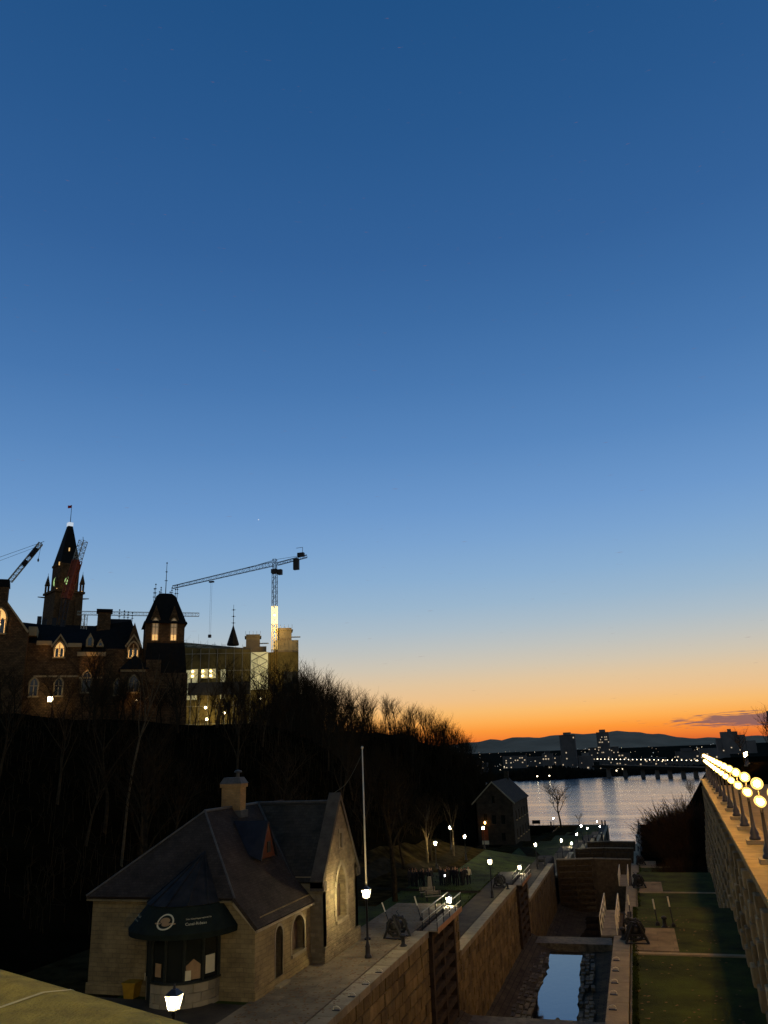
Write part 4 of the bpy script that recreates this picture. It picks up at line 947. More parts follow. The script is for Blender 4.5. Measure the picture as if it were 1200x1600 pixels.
def make_globe_lamp(label, loc, group):
    t = thing('globe_lamp', label, 'street lamp', loc, -0.0528, group)
    MB().bx(-.42, .42, -.42, .42, 0, .2).build('plinth', 'coping', t)
    MB().lathe([(.27, .2), (.27, .3), (.2, .38), (.22, .5), (.13, .72), (.1, .8), (.075, 1.6), (.065, 2.25), (.11, 2.3), (.06, 2.36), (.05, 2.85), (.1, 2.9)], 14).build('post', 'postiron', t, smooth=True)
    MB().path([(0, -.34, 2.2), (0, -.34, 2.1), (0, -.2, 2.02), (0, 0, 2.0), (0, .2, 2.02), (0, .34, 2.1), (0, .34, 2.2)], .03, 6).build('arm', 'postiron', t)
    for y, z_, r_ in ((-.34, 2.42, .22), (.34, 2.42, .22), (0, 3.13, .25)):
        gl = MB().sphere((0, y, z_), r_, 16, 10).build('globe', 'globeglass', t, smooth=True)
        MB().sphere((0, y, z_), r_ * .52, 12, 8).build('bulb', 'globebulb', gl, smooth=True)
    return t
g0 = make_globe_lamp('nearest globe lamp on the terrace wall, cut by the right edge', (tx(30.9) + .9, 30.9, TZ + .01), 'globe lamps along the terrace wall')
ords = ['second', 'third', 'fourth', 'fifth', 'sixth', 'seventh', 'eighth', 'ninth', 'tenth', 'eleventh', 'twelfth', 'thirteenth', 'farthest']
for k in range(13):
    y = 37.9 + 6.95 * k
    copy_tree(g0, None, '%s globe lamp from the right edge along the terrace wall' % ords[k] if k < 12 else 'farthest globe lamp at the far end of the terrace wall', 'globe lamps along the terrace wall', (tx(y) + .9, y, TZ + .01))
# second row of lamps across the terrace, and cluster lamps
for k, (x, y) in enumerate(((27.6, 232), (28.6, 240), (29.9, 248), (31.2, 256))):
    copy_tree(g0, None, '%s of the four globe lamps bunched beyond the terrace' % ['first', 'second', 'third', 'fourth'][k], 'far globe lamps in the park', (x, y, 27.6))

# ---------------------------------------------------------------- the bridge the picture is taken from
pd = Vector((-2.75 + 1.44, 3.07 - 2.53)).normalized(); ang = math.atan2(pd.y, pd.x)   # along the parapet, towards the left
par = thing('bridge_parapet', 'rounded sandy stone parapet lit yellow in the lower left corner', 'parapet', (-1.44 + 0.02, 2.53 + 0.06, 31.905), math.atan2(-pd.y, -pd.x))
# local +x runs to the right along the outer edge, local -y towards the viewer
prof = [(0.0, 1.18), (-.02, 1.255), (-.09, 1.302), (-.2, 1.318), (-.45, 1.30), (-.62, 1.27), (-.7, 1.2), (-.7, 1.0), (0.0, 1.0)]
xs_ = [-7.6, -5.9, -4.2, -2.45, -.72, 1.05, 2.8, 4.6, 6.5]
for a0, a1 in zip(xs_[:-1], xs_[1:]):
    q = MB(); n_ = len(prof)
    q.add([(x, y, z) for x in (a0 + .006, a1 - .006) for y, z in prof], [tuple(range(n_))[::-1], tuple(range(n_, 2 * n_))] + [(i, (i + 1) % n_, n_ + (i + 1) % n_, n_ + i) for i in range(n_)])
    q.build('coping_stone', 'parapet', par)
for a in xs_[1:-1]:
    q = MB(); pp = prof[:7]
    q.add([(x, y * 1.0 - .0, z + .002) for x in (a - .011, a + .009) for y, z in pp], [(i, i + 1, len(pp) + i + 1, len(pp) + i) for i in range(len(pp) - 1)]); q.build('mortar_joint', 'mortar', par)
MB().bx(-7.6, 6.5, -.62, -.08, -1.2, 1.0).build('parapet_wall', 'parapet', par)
bd = MB(); 
deck = MB().bx(-40, 60, -9, -.72, -1.2, .0).build('bridge_deck', 'asphalt', None, (-1.44, 2.53, 31.9), rz=math.atan2(-pd.y, -pd.x)); struct(deck)
def make_bridge_lamp(label, loc):
    t = thing('bridge_street_lamp', label, 'street lamp', loc)
    MB().lathe([(.25, 0), (.25, .2), (.14, .35), (.11, 1.0), (.08, 4.6), (.14, 4.66)], 12).build('post', 'postiron', t, smooth=True)
    gl = MB().sphere((0, 0, 4.88), .24, 14, 8).build('globe', 'globeglass', t, smooth=True)
    MB().sphere((0, 0, 4.88), .11, 12, 8).build('bulb', 'sodiumbulb', gl, smooth=True)
    MB().lathe([(.12, 5.06), (.08, 5.14), (.02, 5.25)], 8).build('finial', 'postiron', t)
    return t
MT['sodium'] = mat('sodium_lamp_glass', (1, .7, .2), .5, emit=620, ecol=(1.0, 0.57, 0.08), var=0.0)
bp0 = Vector((-1.44, 2.53)) - Vector((pd.y, -pd.x)) * -1.1
bl0 = None
for k, sd in enumerate((5.6, 18, 31, 44, -10)):
    q = Vector((-1.44, 2.53)) + pd * sd + Vector((-pd.y, pd.x)) * (-1.2 if (-pd.x) < 0 else 1.2)
    q = Vector((-1.44, 2.53)) + pd * sd + Vector((-.38, -.925)) * 1.2
    lb = ['sodium lamp on the bridge nearest to the viewer, out of frame', 'second sodium lamp along the bridge to the left, out of frame', 'third sodium lamp along the bridge to the left, out of frame', 'fourth sodium lamp along the bridge to the left, out of frame', 'sodium lamp on the bridge to the right, out of frame'][k]
    if bl0 is None: bl0 = make_bridge_lamp(lb, (q.x, q.y, 31.9))
    else: copy_tree(bl0, None, lb, None, (q.x, q.y, 31.9))

# ---------------------------------------------------------------- bare trees
def make_bare(name, seed, h=11.0, spread=0.55, nl=6, dense=1.0, bark='bark', twig='twig', droop=0.0, tr=0.2, fork=0.28):
    """trunk mesh and crown mesh of one leafless tree, standing at the origin"""
    r = random.Random(seed); T = MB(); K = MB()
    def wander(p, d, l, r0, r1, mb, seg=3, n=5, jit=.14, up=.05):
        pts = [Vector(p)]; d = Vector(d).normalized()
        for i in range(seg):
            d = (d + Vector((r.gauss(0, jit), r.gauss(0, jit), r.gauss(0, jit) * .6 + up))).normalized(); pts.append(pts[-1] + d * (l / seg))
        for i in range(seg): mb.tube(pts[i], pts[i + 1], r0 + (r1 - r0) * i / seg, r0 + (r1 - r0) * (i + 1) / seg, n, False)
        return pts, d
    th = h * fork
    tp, td = wander((0, 0, -.3), (r.gauss(0, .04), r.gauss(0, .04), 1), th + .3, tr, tr * .75, T, 4, 7, .05)
    top, _ = wander(tp[-1], td, h * .5, tr * .72, tr * .12, T, 5, 6, .08, .1)
    stems = [(tp[-1].lerp(tp[-1], 0), td)] 
    for i in range(nl):
        k = r.random(); q = top[min(4, int(k * 4))]; a = 2 * math.pi * (i + r.random() * .7) / nl
        e = spread * r.uniform(.7, 1.2)
        d = Vector((math.cos(a) * e, math.sin(a) * e, 1 - k * .2))
        lp, ld = wander(q, d, h * r.uniform(.34, .5) * (1 - k * .25), tr * .42, tr * .12, T, 4, 5, .12, .06 - droop)
        for j in range(int(5 * dense)):
            s = lp[1 + j % 3].lerp(lp[2 + j % 3], r.random()); a2 = r.random() * 6.28; d2 = (ld + Vector((math.cos(a2), math.sin(a2), r.uniform(-.1, .5))) * .75)
            bp, bd_ = wander(s, d2, h * r.uniform(.16, .26), tr * .16, tr * .06, K, 3, 4, .16, .05 - droop)
            for m in range(int(7 * dense)):
                s2 = bp[m % 3].lerp(bp[m % 3 + 1], r.random()); a3 = r.random() * 6.28; d3 = bd_ + Vector((math.cos(a3), math.sin(a3), r.uniform(-.2, .5))) * .8
                wander(s2, d3, h * r.uniform(.07, .14), tr * .075, tr * .045, K, 2, 3, .2, .06 - droop)
    return T.mesh('trunk', [bark]), K.mesh('crown', [twig])
BT = [make_bare('bare', 20 + i, 11 + (i % 3), .42 + .1 * (i % 4), 7, 1.0) for i in range(6)]
def bare_tree(var, loc, label, group=None, s=1.0, name='bare_tree', sz=None):
    t = thing(name, label, 'tree', loc, rnd.random() * 6.28, group); t.scale = (s, s, (sz or s))
    for nm, me in zip(('trunk', 'crown'), var):
        o = bpy.data.objects.new(nm, me); C.objects.link(o); o.parent = t
    return t
# skyline trees on the crest of the spur, and the ones covering the slope below
placed = []
def crest(y): return pl(y, TOE) - pl(y, [(0, 30), (200, 30), (255, 19), (350, 17)])
for k in range(112):
    y = 142 + (338 - 142) * (k / 111) ** 0.95; x = crest(y) + rnd.uniform(-9, 9)
    bare_tree(BT[k % 6], (x, y, terrain(x, y)), 'leafless tree on the crest against the orange sky', 'bare trees on the crest', rnd.uniform(.75, 1.05) * pl(y, [(0, 1.2), (180, 1.2), (215, 1), (255, 1), (310, .6), (350, .5)]), sz=rnd.uniform(.8, 1.1) * pl(y, [(0, 1.25), (180, 1.22), (215, 1.05), (255, .95), (310, .6), (350, .5)]))
for k in range(108):
    y = rnd.uniform(48, 335); x = pl(y, TOE) - rnd.uniform(3, 34 if y < 220 else 20)
    bare_tree(BT[(k * 5) % 6], (x, y, terrain(x, y)), 'leafless tree in the dark wood covering the hillside', 'bare trees on the hillside', rnd.uniform(.65, 1.0))
for k in range(46):
    a = k / 45; x = -62 - 34 * (1 - a) + rnd.uniform(-4, 4); y = 94 + 52 * a + rnd.uniform(-8, 8)
    bare_tree(BT[(k * 7) % 6], (x, y, terrain(x, y)), 'leafless tree below the lit parliament windows', 'bare trees below the parliament', rnd.uniform(.55, .8))
for k in range(16):
    x = -78 - rnd.uniform(0, 40); y = 165 + rnd.uniform(0, 50) 
    bare_tree(BT[(k * 3) % 6], (x, y, terrain(x, y)), 'leafless tree in front of the sheeted building site', 'bare trees by the building site', rnd.uniform(.6, .9))
pb = make_bare('pale', 77, 15, .3, 6, .9, 'palebark', 'twig', 0, .12, .7)
bare_tree(pb, (-42.8, 61.4, terrain(-42.8, 61.4)), 'tall slim tree with a pale crooked trunk behind the house roof')
b3 = make_bare('lawn', 78, 13, .5, 7, 1.0, 'bark', 'twig', 0, .3, .35)
bare_tree(b3, (-23.9, 78.9, terrain(-23.9, 78.9)), 'dark tree on the lawn right of the gable')
bare_tree(make_bare('fork', 79, 9, .6, 6, .8, 'palebark', 'twig', 0, .2, .3), (-28.6, 110.0, terrain(-28.6, 110)), 'forked pale trunk lit by the lowest lamp on the slope')
bare_tree(make_bare('fork', 80, 9, .6, 6, .8, 'palebark', 'twig', 0, .2, .3), (-27.6, 121.5, terrain(-27.6, 121.5)), 'pale trunk beside the lamp higher on the slope')
bare_tree(make_bare('river', 81, 17, .85, 9, 1.2, 'bark', 'twig', 0.02, .42, .3), (-31.5, 334, 4.1), 'single spreading bare tree standing against the bright river', s=1.0)
bare_tree(make_bare('small', 82, 6, .8, 6, 1.0, 'bark', 'twig', 0, .12, .2), (-24.5, 336, 4.1), 'small bare sapling right of the riverside tree')
# brush between the trunks, too fine to tell apart
ub = MB(); ur = random.Random(44)
for k in range(7000):
    y = ur.uniform(45, 340); x = pl(y, TOE) - ur.uniform(-1, 36 if y < 210 else 22); z = terrain(x, y)
    if 66 < y < 140 and x > -34: continue
    h = ur.uniform(.8, 3.2); dx, dy = ur.gauss(0, .35), ur.gauss(0, .35); q = Vector((x, y, z - .1)); m_ = q + Vector((dx * .4, dy * .4, h * .6)); e_ = q + Vector((dx, dy, h))
    ub.tube(q, m_, .03, .02, 3, False)
    for j in range(3):
        f = Vector((ur.gauss(0, .5), ur.gauss(0, .5), ur.uniform(.2, .9))) * h * .35; ub.tube(m_, m_ + f, .018, .008, 3, False)
for k in range(1500):
    y = 140 + 200 * ur.random(); x = crest(y) + ur.uniform(-14, 12); z = terrain(x, y); h = ur.uniform(2.5, 7.5) * pl(y, [(0, 1), (260, .95), (330, .5)]); q = Vector((x, y, z - .1))
    for j in range(5):
        d = Vector((ur.gauss(0, .22), ur.gauss(0, .22), 1)); m_ = q + d * h * .5; e_ = m_ + (d + Vector((ur.gauss(0, .2), ur.gauss(0, .2), .1))) * h * .5 * ur.uniform(.6, 1)
        ub.tube(q, m_, .04, .03, 3, False); ub.tube(m_, e_, .03, .012, 3, False)
        for i_ in range(4):
            p_ = m_.lerp(e_, ur.random() * .8); ub.tube(p_, p_ + (d + Vector((ur.gauss(0, .5), ur.gauss(0, .5), .1))) * h * ur.uniform(.1, .22), .018, .01, 3, False)
tag(ub.build('undergrowth', 'twig'), 'leafless brush covering the dark wooded hillside', 'undergrowth', kind='stuff')
# shrubs on the right bank
def make_bush(seed, h=5.0, w_=3.2, n_=230, m='redtwig'):
    r = random.Random(seed); K = MB(); S = MB()
    for i in range(n_):
        a = r.random() * 6.28; q = math.sqrt(r.random()); x, y = q * w_ * .45 * math.cos(a), q * w_ * .45 * math.sin(a)
        d = Vector((math.cos(a) * q * .9 + r.gauss(0, .15), math.sin(a) * q * .9 + r.gauss(0, .15), 1)).normalized(); l = h * r.uniform(.5, 1.0) * (1 - .25 * q)
        p = Vector((x, y, -.1)); p1 = p + d * l * .55; p2 = p1 + (d + Vector((r.gauss(0, .25), r.gauss(0, .25), .1))).normalized() * l * .45
        (S if i < 24 else K).tube(p, p1, .03, .02, 3, False); K.tube(p1, p2, .022, .01, 3, False)
        for j in range(3):
            s = p1.lerp(p2, r.random() * .8); K.tube(s, s + (d + Vector((r.gauss(0, .5), r.gauss(0, .5), r.gauss(.1, .3)))).normalized() * l * r.uniform(.12, .25), .016, .009, 3, False)
    return S.mesh('stems', ['bark']), K.mesh('twigs', [m])
BU = [make_bush(300 + i) for i in range(3)]
def bush(v, loc, label, group=None, s=1.0):
    t = thing('shrub', label, 'shrub', loc, rnd.random() * 6.28, group); t.scale = (s * 1.15, s * 1.15, s)
    for nm, me in zip(('stem_cluster', 'crown'), v):
        o = bpy.data.objects.new(nm, me); C.objects.link(o); o.parent = t
for k in range(26):
    y = 104 + rnd.uniform(0, 1) ** 1.2 * 120; x = rnd.uniform(2.2, 4.4) if y < 124 else rnd.uniform(4.0 + (y - 124) * .03, 14)
    z = lv(y) if y < 124 else right_ground(x, y)
    bush(BU[k % 3], (x, y, z), 'reddish leafless shrub on the bank below the end of the terrace', 'shrubs on the right bank', rnd.uniform(1.0, 2.0) if y > 120 else rnd.uniform(.5, .8))
for k in range(16):
    y = rnd.uniform(126, 172); x = rnd.uniform(4.2, 10)
    bush(BU[k % 3], (x, y, right_ground(x, y) - .1), 'tall reddish thicket shrub rising against the river beside the terrace end', 'tall thicket shrubs by the terrace end', rnd.uniform(1.5, 2.1))
for k in range(12):
    y = rnd.uniform(250, 430); x = 6 + (max(0, y - 343)) * .45 + rnd.uniform(2, 16)
    bare_tree(BT[k % 6], (x, y, right_ground(x, y)), 'leafless tree on the dark right bank of the river', 'bare trees on the right bank', rnd.uniform(.5, .8))
for k in range(8):
    y = rnd.uniform(470, 640); x = 60 + rnd.uniform(0, 40)
    bare_tree(BT[k % 6], (x, y, right_ground(x, y)), 'leafless tree by the end of the far bridge', 'bare trees by the far bridge', rnd.uniform(.8, 1.1))
for k, (x, y, s) in enumerate(((33.5, 228, 1.25), (36.5, 238, 1.2), (31, 262, .8))):
    bare_tree(BT[k], (x, y, 27.8), ['tall bare tree at the right edge above the terrace lamps', 'bare tree behind the tall one at the right edge', 'low bare tree left of the tall one at the right edge'][k], s=s)

# ---------------------------------------------------------------- museum by the river
MBS = (-34.6, 200.0, 11.6)
mus = thing('stone_museum', 'gabled stone museum building with slate roof beside the river', 'building', MBS)
mz = lambda u, v, d: (u, 200 + d, v)
dr = arch(-38.0, -36.4, 12.3, 16.6, False, 5)
mw = [[(-33.2, 13.2), (-32.2, 13.2), (-32.2, 15), (-33.2, 15)], [(-35.2, 17.0), (-34.2, 17.0), (-34.2, 19), (-35.2, 19)], [(-33.0, 17.0), (-32.0, 17.0), (-32.0, 19), (-33.0, 19)], [(-37.3, 17.6), (-36.4, 17.6), (-36.4, 19.3), (-37.3, 19.3)], [(-35.0, 21.8), (-34.2, 21.8), (-34.2, 23.4), (-35.0, 23.4)]]
wb(holed([(-39.3, 10.5), (-29.9, 10.5), (-29.9, 22.0), (-34.6, 26.5), (-39.3, 22.0)], [dr] + mw, mz, .4), 'gable_wall', 'museum', mus, MBS)
wb(MB().poly([mz(*p, .38) for p in dr]), 'door', MT.setdefault('museumdoor', mat('museum_door', (.22, .07, .03), .7, var=.3, scale=2)), mus, MBS)
for q in mw: wb(MB().poly([mz(*p, .36) for p in q]), 'window', 'glass', mus, MBS)
side = [[(204 + 5.2 * k, zz), (205.3 + 5.2 * k, zz), (205.3 + 5.2 * k, zz + 2.1), (204 + 5.2 * k, zz + 2.1)] for k in range(5) for zz in (13.4, 17.6)]
wb(holed([(200, 10.5), (228, 10.5), (228, 22.0), (200, 22.0)], side, lambda u, v, d: (-29.9 - d, u, v), .4), 'side_wall', 'museum', mus, MBS)
for q in side: wb(MB().poly([(-30.25, *p) for p in q]), 'window', 'whiteglow' if False else 'glass', mus, MBS)
for q in side: wb(MB().bx(-29.95, -29.7, q[0][0] - .2, q[1][0] + .2, q[0][1] - .2, q[0][1]), 'window_sill', 'trim', mus, MBS)
wb(MB().bx(-39.3, -38.8, 200, 228, 10.5, 22).bx(-39.3, -29.9, 227.6, 228, 10.5, 22), 'rear_walls', 'museum', mus, MBS)
for s in (-1, 1):
    wb(slab([(-34.6, 199.6, 26.75), (-34.6, 228.4, 26.75), (-34.6 + s * 5.2, 228.4, 21.75), (-34.6 + s * 5.2, 199.6, 21.75)], .25), 'roof', 'slate', mus, MBS)
    wb(MB().extr([(-34.6, 199.55, 26.85), (-34.6 + s * 5.3, 199.55, 21.78), (-34.6 + s * 5.3, 199.55, 21.45), (-34.6, 199.55, 26.5)], (0, .35, 0)), 'verge_coping', 'coping', mus, MBS)
wb(MB().bx(-35.2, -34.0, 224, 225, 26, 28.6), 'chimney', 'museum', mus, MBS)
wl = wb(MB().lathe([(.1, -.2), (.2, 0), (.2, .25), (.05, .4)], 8, (-36.9, 199.5, 17.3)), 'wall_lamp', MT.setdefault('orangelamp', mat('orange_lamp_glass', (1, .5, .2), .5, emit=22, ecol=(1, .45, .12), var=0.)), mus, MBS)
wb(MB().bx(-38.0, -36.4, 198.6, 200, 11.0, 12.25), 'door_step', 'coping', mus, MBS)
tb = thing('wall_board', 'small pale notice board on the ground by the museum door', 'sign', (-36.6, 197.0, terrain(-36.6, 197)))
MB().bx(-.8, .8, -.03, .03, .5, 1.3).build('panel', 'paper', tb); MB().bx(-.7, -.6, -.05, .05, 0, .5).bx(.6, .7, -.05, .05, 0, .5).build('legs', 'iron', tb)
# riverside fence and board on the quay, benches
fn = thing('riverside_fence', 'thin dark fence along the edge of the river quay', 'fence', (-15, 339.6, 4.2))
for k in range(24): inst('fence_post', (fpm if k else (fpm := MB().tube((0, 0, 0), (0, 0, 1.25), .06, n=5).mesh('fence_post', ['iron']))), fn, (-2 * k, 0, -.1))
MB().tube((0, 0, 1.1), (-46, 0, 1.1), .04, n=4).tube((0, 0, .6), (-46, 0, .6), .03, n=4).build('rail', 'iron', fn)
bb = thing('information_board', 'dark information board on legs against the river', 'sign', (-41.5, 337.5, 4.1))
MB().bx(-1.6, 1.6, -.06, .06, 1.1, 2.5).build('panel', 'signboard', bb)
for x in (-1.3, 1.3): MB().bx(x - .08, x + .08, -.08, .08, -.1, 1.1).build('leg', 'iron', bb)
for k, (x, y) in enumerate(((-35.5, 336), (-14.6, 341), (-15.8, 341.3))):
    bl_ = thing('mooring_post', ['thick dark post near the riverside tree', 'dark mooring post at the corner of the left quay', 'second mooring post at the left quay corner'][k], 'post', (x, y if k == 0 else 339, 4.15)); MB().lathe([(.3, 0), (.28, 1.6), (.34, 1.7), (.1, 2.0)], 8).build('timber', 'iron', bl_)
for k, (x, y) in enumerate(((-2.0, 339), (2.2, 339))):
    bl_ = thing('mooring_post', ['slim mooring post at the corner of the right quay', 'slim mooring post right of the corner of the right quay'][k], 'post', (x, y, 4.2)); MB().lathe([(.22, 0), (.2, 1.6), (.05, 2.0)], 8).build('timber', 'iron', bl_)
def bench(label, loc, rz):
    t = thing('park_bench', label, 'bench', loc, rz)
    for k in range(3): MB().bx(-.8, .8, -.22 + k * .16, -.09 + k * .16, .43, .47).build('seat_slat', 'planks', t)
    for k in range(2): MB().bx(-.8, .8, .25, .29, .58 + k * .17, .71 + k * .17).build('back_slat', 'planks', t)
    for x in (-.65, .65): MB().bx(x - .04, x + .04, -.22, .28, .36, .43).bx(x - .04, x + .04, -.22, -.14, 0, .36).bx(x - .04, x + .04, .22, .3, 0, .9).build('leg', 'iron', t)
bench('pale park bench on the lawn behind the near gate', (-21.2, 81.2, terrain(-21.2, 81.2)), R(30)); bench('park bench right of the pale one on the lawn', (-20.1, 79.0, terrain(-20.1, 79)), R(30))
st_ = thing('stone_marker', 'small upright stone marker on the lawn before the crowd', 'stone', (-21.6, 83.6, terrain(-21.6, 83.6)))
MB().frustum(0, 0, -.1, 1.5, .5, .4, .3, .25).build('shaft', 'coping', st_); MB().bx(-.4, .4, -.35, .35, -.1, .25).build('base', 'coping', st_)

# ---------------------------------------------------------------- the group of people on the lawn
def person_mesh(seed, pale=False):
    r = random.Random(seed); h = 1.0
    J = {}; V = []; Ed = []; Rd = []
    def v(p, rad, par=None):
        V.append(p); Rd.append(rad); i = len(V) - 1
        if par is not None: Ed.append((par, i))
        return i
    st = r.uniform(.09, .15); tw_ = r.uniform(-.03, .03)
    pel = v((0, 0, .95), (.155, .115)); sp = v((0, .01, 1.15), (.15, .11), pel); cs = v((0, .0, 1.36), (.18, .12), sp); nk = v((0, -.01, 1.5), (.065, .065), cs)
    hd = v((tw_, -.03, 1.6), (.088, .1), nk); ht = v((tw_, -.03, 1.73), (.07, .085), hd)
    for s in (-1, 1):
        hp = v((s * .1, 0, .88), (.1, .1), pel); kn = v((s * st, -.03, .5), (.07, .07), hp); an = v((s * st * 1.1, .02, .09), (.05, .055), kn); to = v((s * st * 1.2, -.15, .04), (.045, .035), an)
        sh = v((s * .2, 0, 1.4), (.075, .075), cs); e = r.choice((0, 0, 1))
        el = v((s * .26, .04, 1.14), (.055, .055), sh)
        wr = v((s * (.27 if not e else .14), -.05 if not e else -.22, .92 if not e else 1.2), (.038, .038), el); v((s * (.27 if not e else .08), -.08 if not e else -.25, .83 if not e else 1.24), (.035, .028), wr)
    me = bpy.data.meshes.new('p'); me.from_pydata(V, Ed, []); o = bpy.data.objects.new('p', me); C.objects.link(o)
    md = o.modifiers.new('s', 'SKIN'); sv = me.skin_vertices[0].data
    for i, q in enumerate(Rd): sv[i].radius = q
    sv[0].use_root = True
    o.modifiers.new('u', 'SUBSURF').levels = 1
    bpy.context.view_layer.update()
    m2 = bpy.data.meshes.new_from_object(o.evaluated_get(bpy.context.evaluated_depsgraph_get())); bpy.data.objects.remove(o)
    m2.materials.clear()
    for k in ('pale_jacket' if pale else 'jacket', 'trousers', 'skin', 'hair'): m2.materials.append(MT[k])
    for p in m2.polygons:
        c = p.center; p.use_smooth = True
        p.material_index = 1 if c.z < .9 else (3 if c.z > 1.68 or (c.z > 1.53 and c.y > .0) else (2 if c.z > 1.5 or (abs(c.x) > .2 and c.z < .9) else 0))
    return m2
PM = [person_mesh(i) for i in range(5)]; PPALE = person_mesh(9, True)
crowd = []
for k in range(13): crowd.append((-24.9 + 2.5 * (k / 12) + rnd.uniform(-.15, .15), 88.0 + rnd.uniform(-.9, 1.0)))
for k in range(15): crowd.append((-21.9 + 3.0 * (k / 14) + rnd.uniform(-.12, .12), 88.6 + rnd.uniform(-.9, 1.1)))
for k, (x, y) in enumerate(crowd):
    o = bpy.data.objects.new('person', PM[k % 5]); C.objects.link(o); o.location = (x, y, terrain(x, y) - .03); o.rotation_euler.z = rnd.uniform(0, 6.28); o.scale = (1.05, 1.05, rnd.uniform(.94, 1.06))
    tag(o, 'person in dark clothes standing in the left half of the crowd' if k < 13 else 'person in dark clothes standing in the right half of the crowd', 'person', 'left half of the crowd on the lawn' if k < 13 else 'right half of the crowd on the lawn')
o = bpy.data.objects.new('person', PPALE); C.objects.link(o); o.location = (-18.7, 89.3, terrain(-18.7, 89.3) - .03); o.rotation_euler.z = .5; tag(o, 'person in a pale jacket at the right end of the crowd', 'person')
ph = thing('phone', 'glowing phone screen held up in the crowd', 'phone', (-20.85, 87.3, terrain(-20.85, 87.3) + 1.0), R(20))
MB().bx(-.05, .05, -.006, .006, 0, .18).build('case', 'iron', ph); MB().bx(-.045, .045, -.012, -.007, .01, .17).build('screen', 'phone', ph)
ps = bpy.data.objects.new('person', PM[1]); C.objects.link(ps); ps.location = (-20.85, 87.55, terrain(-20.85, 87.55) - .03); ps.rotation_euler.z = 0; tag(ps, 'person holding the glowing phone before the crowd', 'person')

# ---------------------------------------------------------------- parliament: east wing
EO = (-90.42, 119.69, 42.0); ER = R(37.07)
east = thing('parliament_east_wing', 'dark gothic sandstone parliament wing with lit pointed windows and steep roofs', 'building', EO, ER)
def E3(u, z, d=0): return (u, d, z - 42.0)
def epart(b, name, m, parent=east): return b.build(name, m, parent)
def ebox(u0, u1, d0, d1, z0, z1, name, m, parent=east): return epart(MB().bx(u0, u1, d0, d1, z0 - 42, z1 - 42), name, m, parent)
def gothic_window(u, z0, z1, wd, wall_d, parent=east, lit='litwin', hood=True, split=True):
    lp = arch(u - wd / 2, u + wd / 2, z0, z1, True, 4); f = lambda a, b_, d: E3(a, b_, wall_d + d)
    w1 = epart(MB().poly([f(*p, -.03) for p in lp]), 'window', lit, parent)
    epart(ring(.28, lp, f, -.3, .05), 'window_surround', 'trim', w1 if parent is east else parent)
    if lit == 'litwin':
        for sg in (-1, 1):
            cx_ = u + sg * wd * .25; dk = arch(cx_ - wd * .17, cx_ + wd * .17, z0 + .05, z0 + (z1 - z0) * .62, True, 3); epart(MB().poly([f(*p, -.045) for p in dk]), 'dark_pane', 'glass', w1 if parent is east else parent)
    if split: epart(MB().bx(u - .07, u + .07, wall_d - .12, wall_d - .05, z0 - 42, z1 - 42 - .35).bx(u - wd / 2, u + wd / 2, wall_d - .11, wall_d - .045, z0 - 42 + (z1 - z0) * .55, z0 - 42 + (z1 - z0) * .55 + .1), 'mullion', 'trim', w1 if parent is east else parent)
    epart(MB().bx(u - wd / 2 - .3, u + wd / 2 + .3, wall_d - .35, wall_d, z0 - 42 - .25, z0 - 42), 'window_sill', 'trim', w1 if parent is east else parent)
    return w1
# main range
ebox(-13, -3.4, 0, 14, 40, 55.4, 'wall', 'parl'); ebox(-3.4, .8, -1.0, 14, 40, 53.6, 'wall', 'parl'); ebox(.8, 7.4, -.4, 14, 40, 54.4, 'wall', 'parl')
ebox(-10.8, -8.3, -.3, .4, 55.0, 55.75, 'cornice', 'trim'); ebox(-5.6, -3.3, -.3, .4, 54.7, 55.4, 'cornice', 'trim'); ebox(-3.9, .9, -1.3, -.6, 53.0, 53.7, 'cornice', 'trim')
ebox(-3.3, .7, -1.12, -.95, 49.0, 49.3, 'string_course', 'trim'); ebox(-10.8, -3.4, -.12, .05, 49.4, 49.7, 'string_course', 'trim')
epart(MB().add([E3(-14, 55.4, .2), E3(-2.4, 55.0, .2), E3(-2.4, 59.0, 7), E3(-14, 60.2, 7), E3(-14, 55.4, 14), E3(-2.4, 55, 14)], [(0, 1, 2, 3), (3, 2, 5, 4), (0, 3, 4), (1, 5, 2)]), 'roof', 'parlslate')
epart(MB().add([E3(-3.2, 53.7, -.7), E3(7.2, 54.4, -.2), E3(5.2, 60.6, 5.5), E3(-1.2, 59.6, 5.5), E3(7.2, 54.4, 13), E3(-3.2, 54, 13)], [(0, 1, 2, 3), (3, 2, 4, 5), (1, 4, 2), (0, 3, 5)]), 'roof', 'parlslate')
# wall dormers with pointed hoods
def wall_dormer(u, zb_, zt, wd, d):
    w2 = wd / 2 + .45; dz = zt + .9
    t = epart(MB().extr([E3(u - w2, zb_, d - .25), E3(u + w2, zb_, d - .25), E3(u + w2, zt - .5, d - .25), E3(u, dz + .5, d - .25), E3(u - w2, zt - .5, d - .25)], (0, 2.5, 0)), 'wall_dormer', 'parl')
    epart(MB().extr([E3(u - w2 - .25, zt - .65, d - .42), E3(u, dz + .65, d - .42), E3(u, dz + .25, d - .42), E3(u - w2 - .05, zt - .95, d - .42)], (0, .5, 0)).extr([E3(u + w2 + .25, zt - .65, d - .42), E3(u, dz + .65, d - .42), E3(u, dz + .25, d - .42), E3(u + w2 + .05, zt - .95, d - .42)], (0, .5, 0)), 'dormer_coping', 'trim', t)
    gothic_window(u, zb_ + .4, zt, wd, d - .26, t)
wall_dormer(-6.95, 52.5, 55.5, 1.5, 0); wall_dormer(5.6, 52.4, 55.6, 1.6, -.4)
epart(MB().extr([E3(4.2, 54.2, -.7), E3(7.3, 54.2, -.7), E3(5.6, 59.3, -.7)], (0, 3, 0)), 'gable', 'parl')
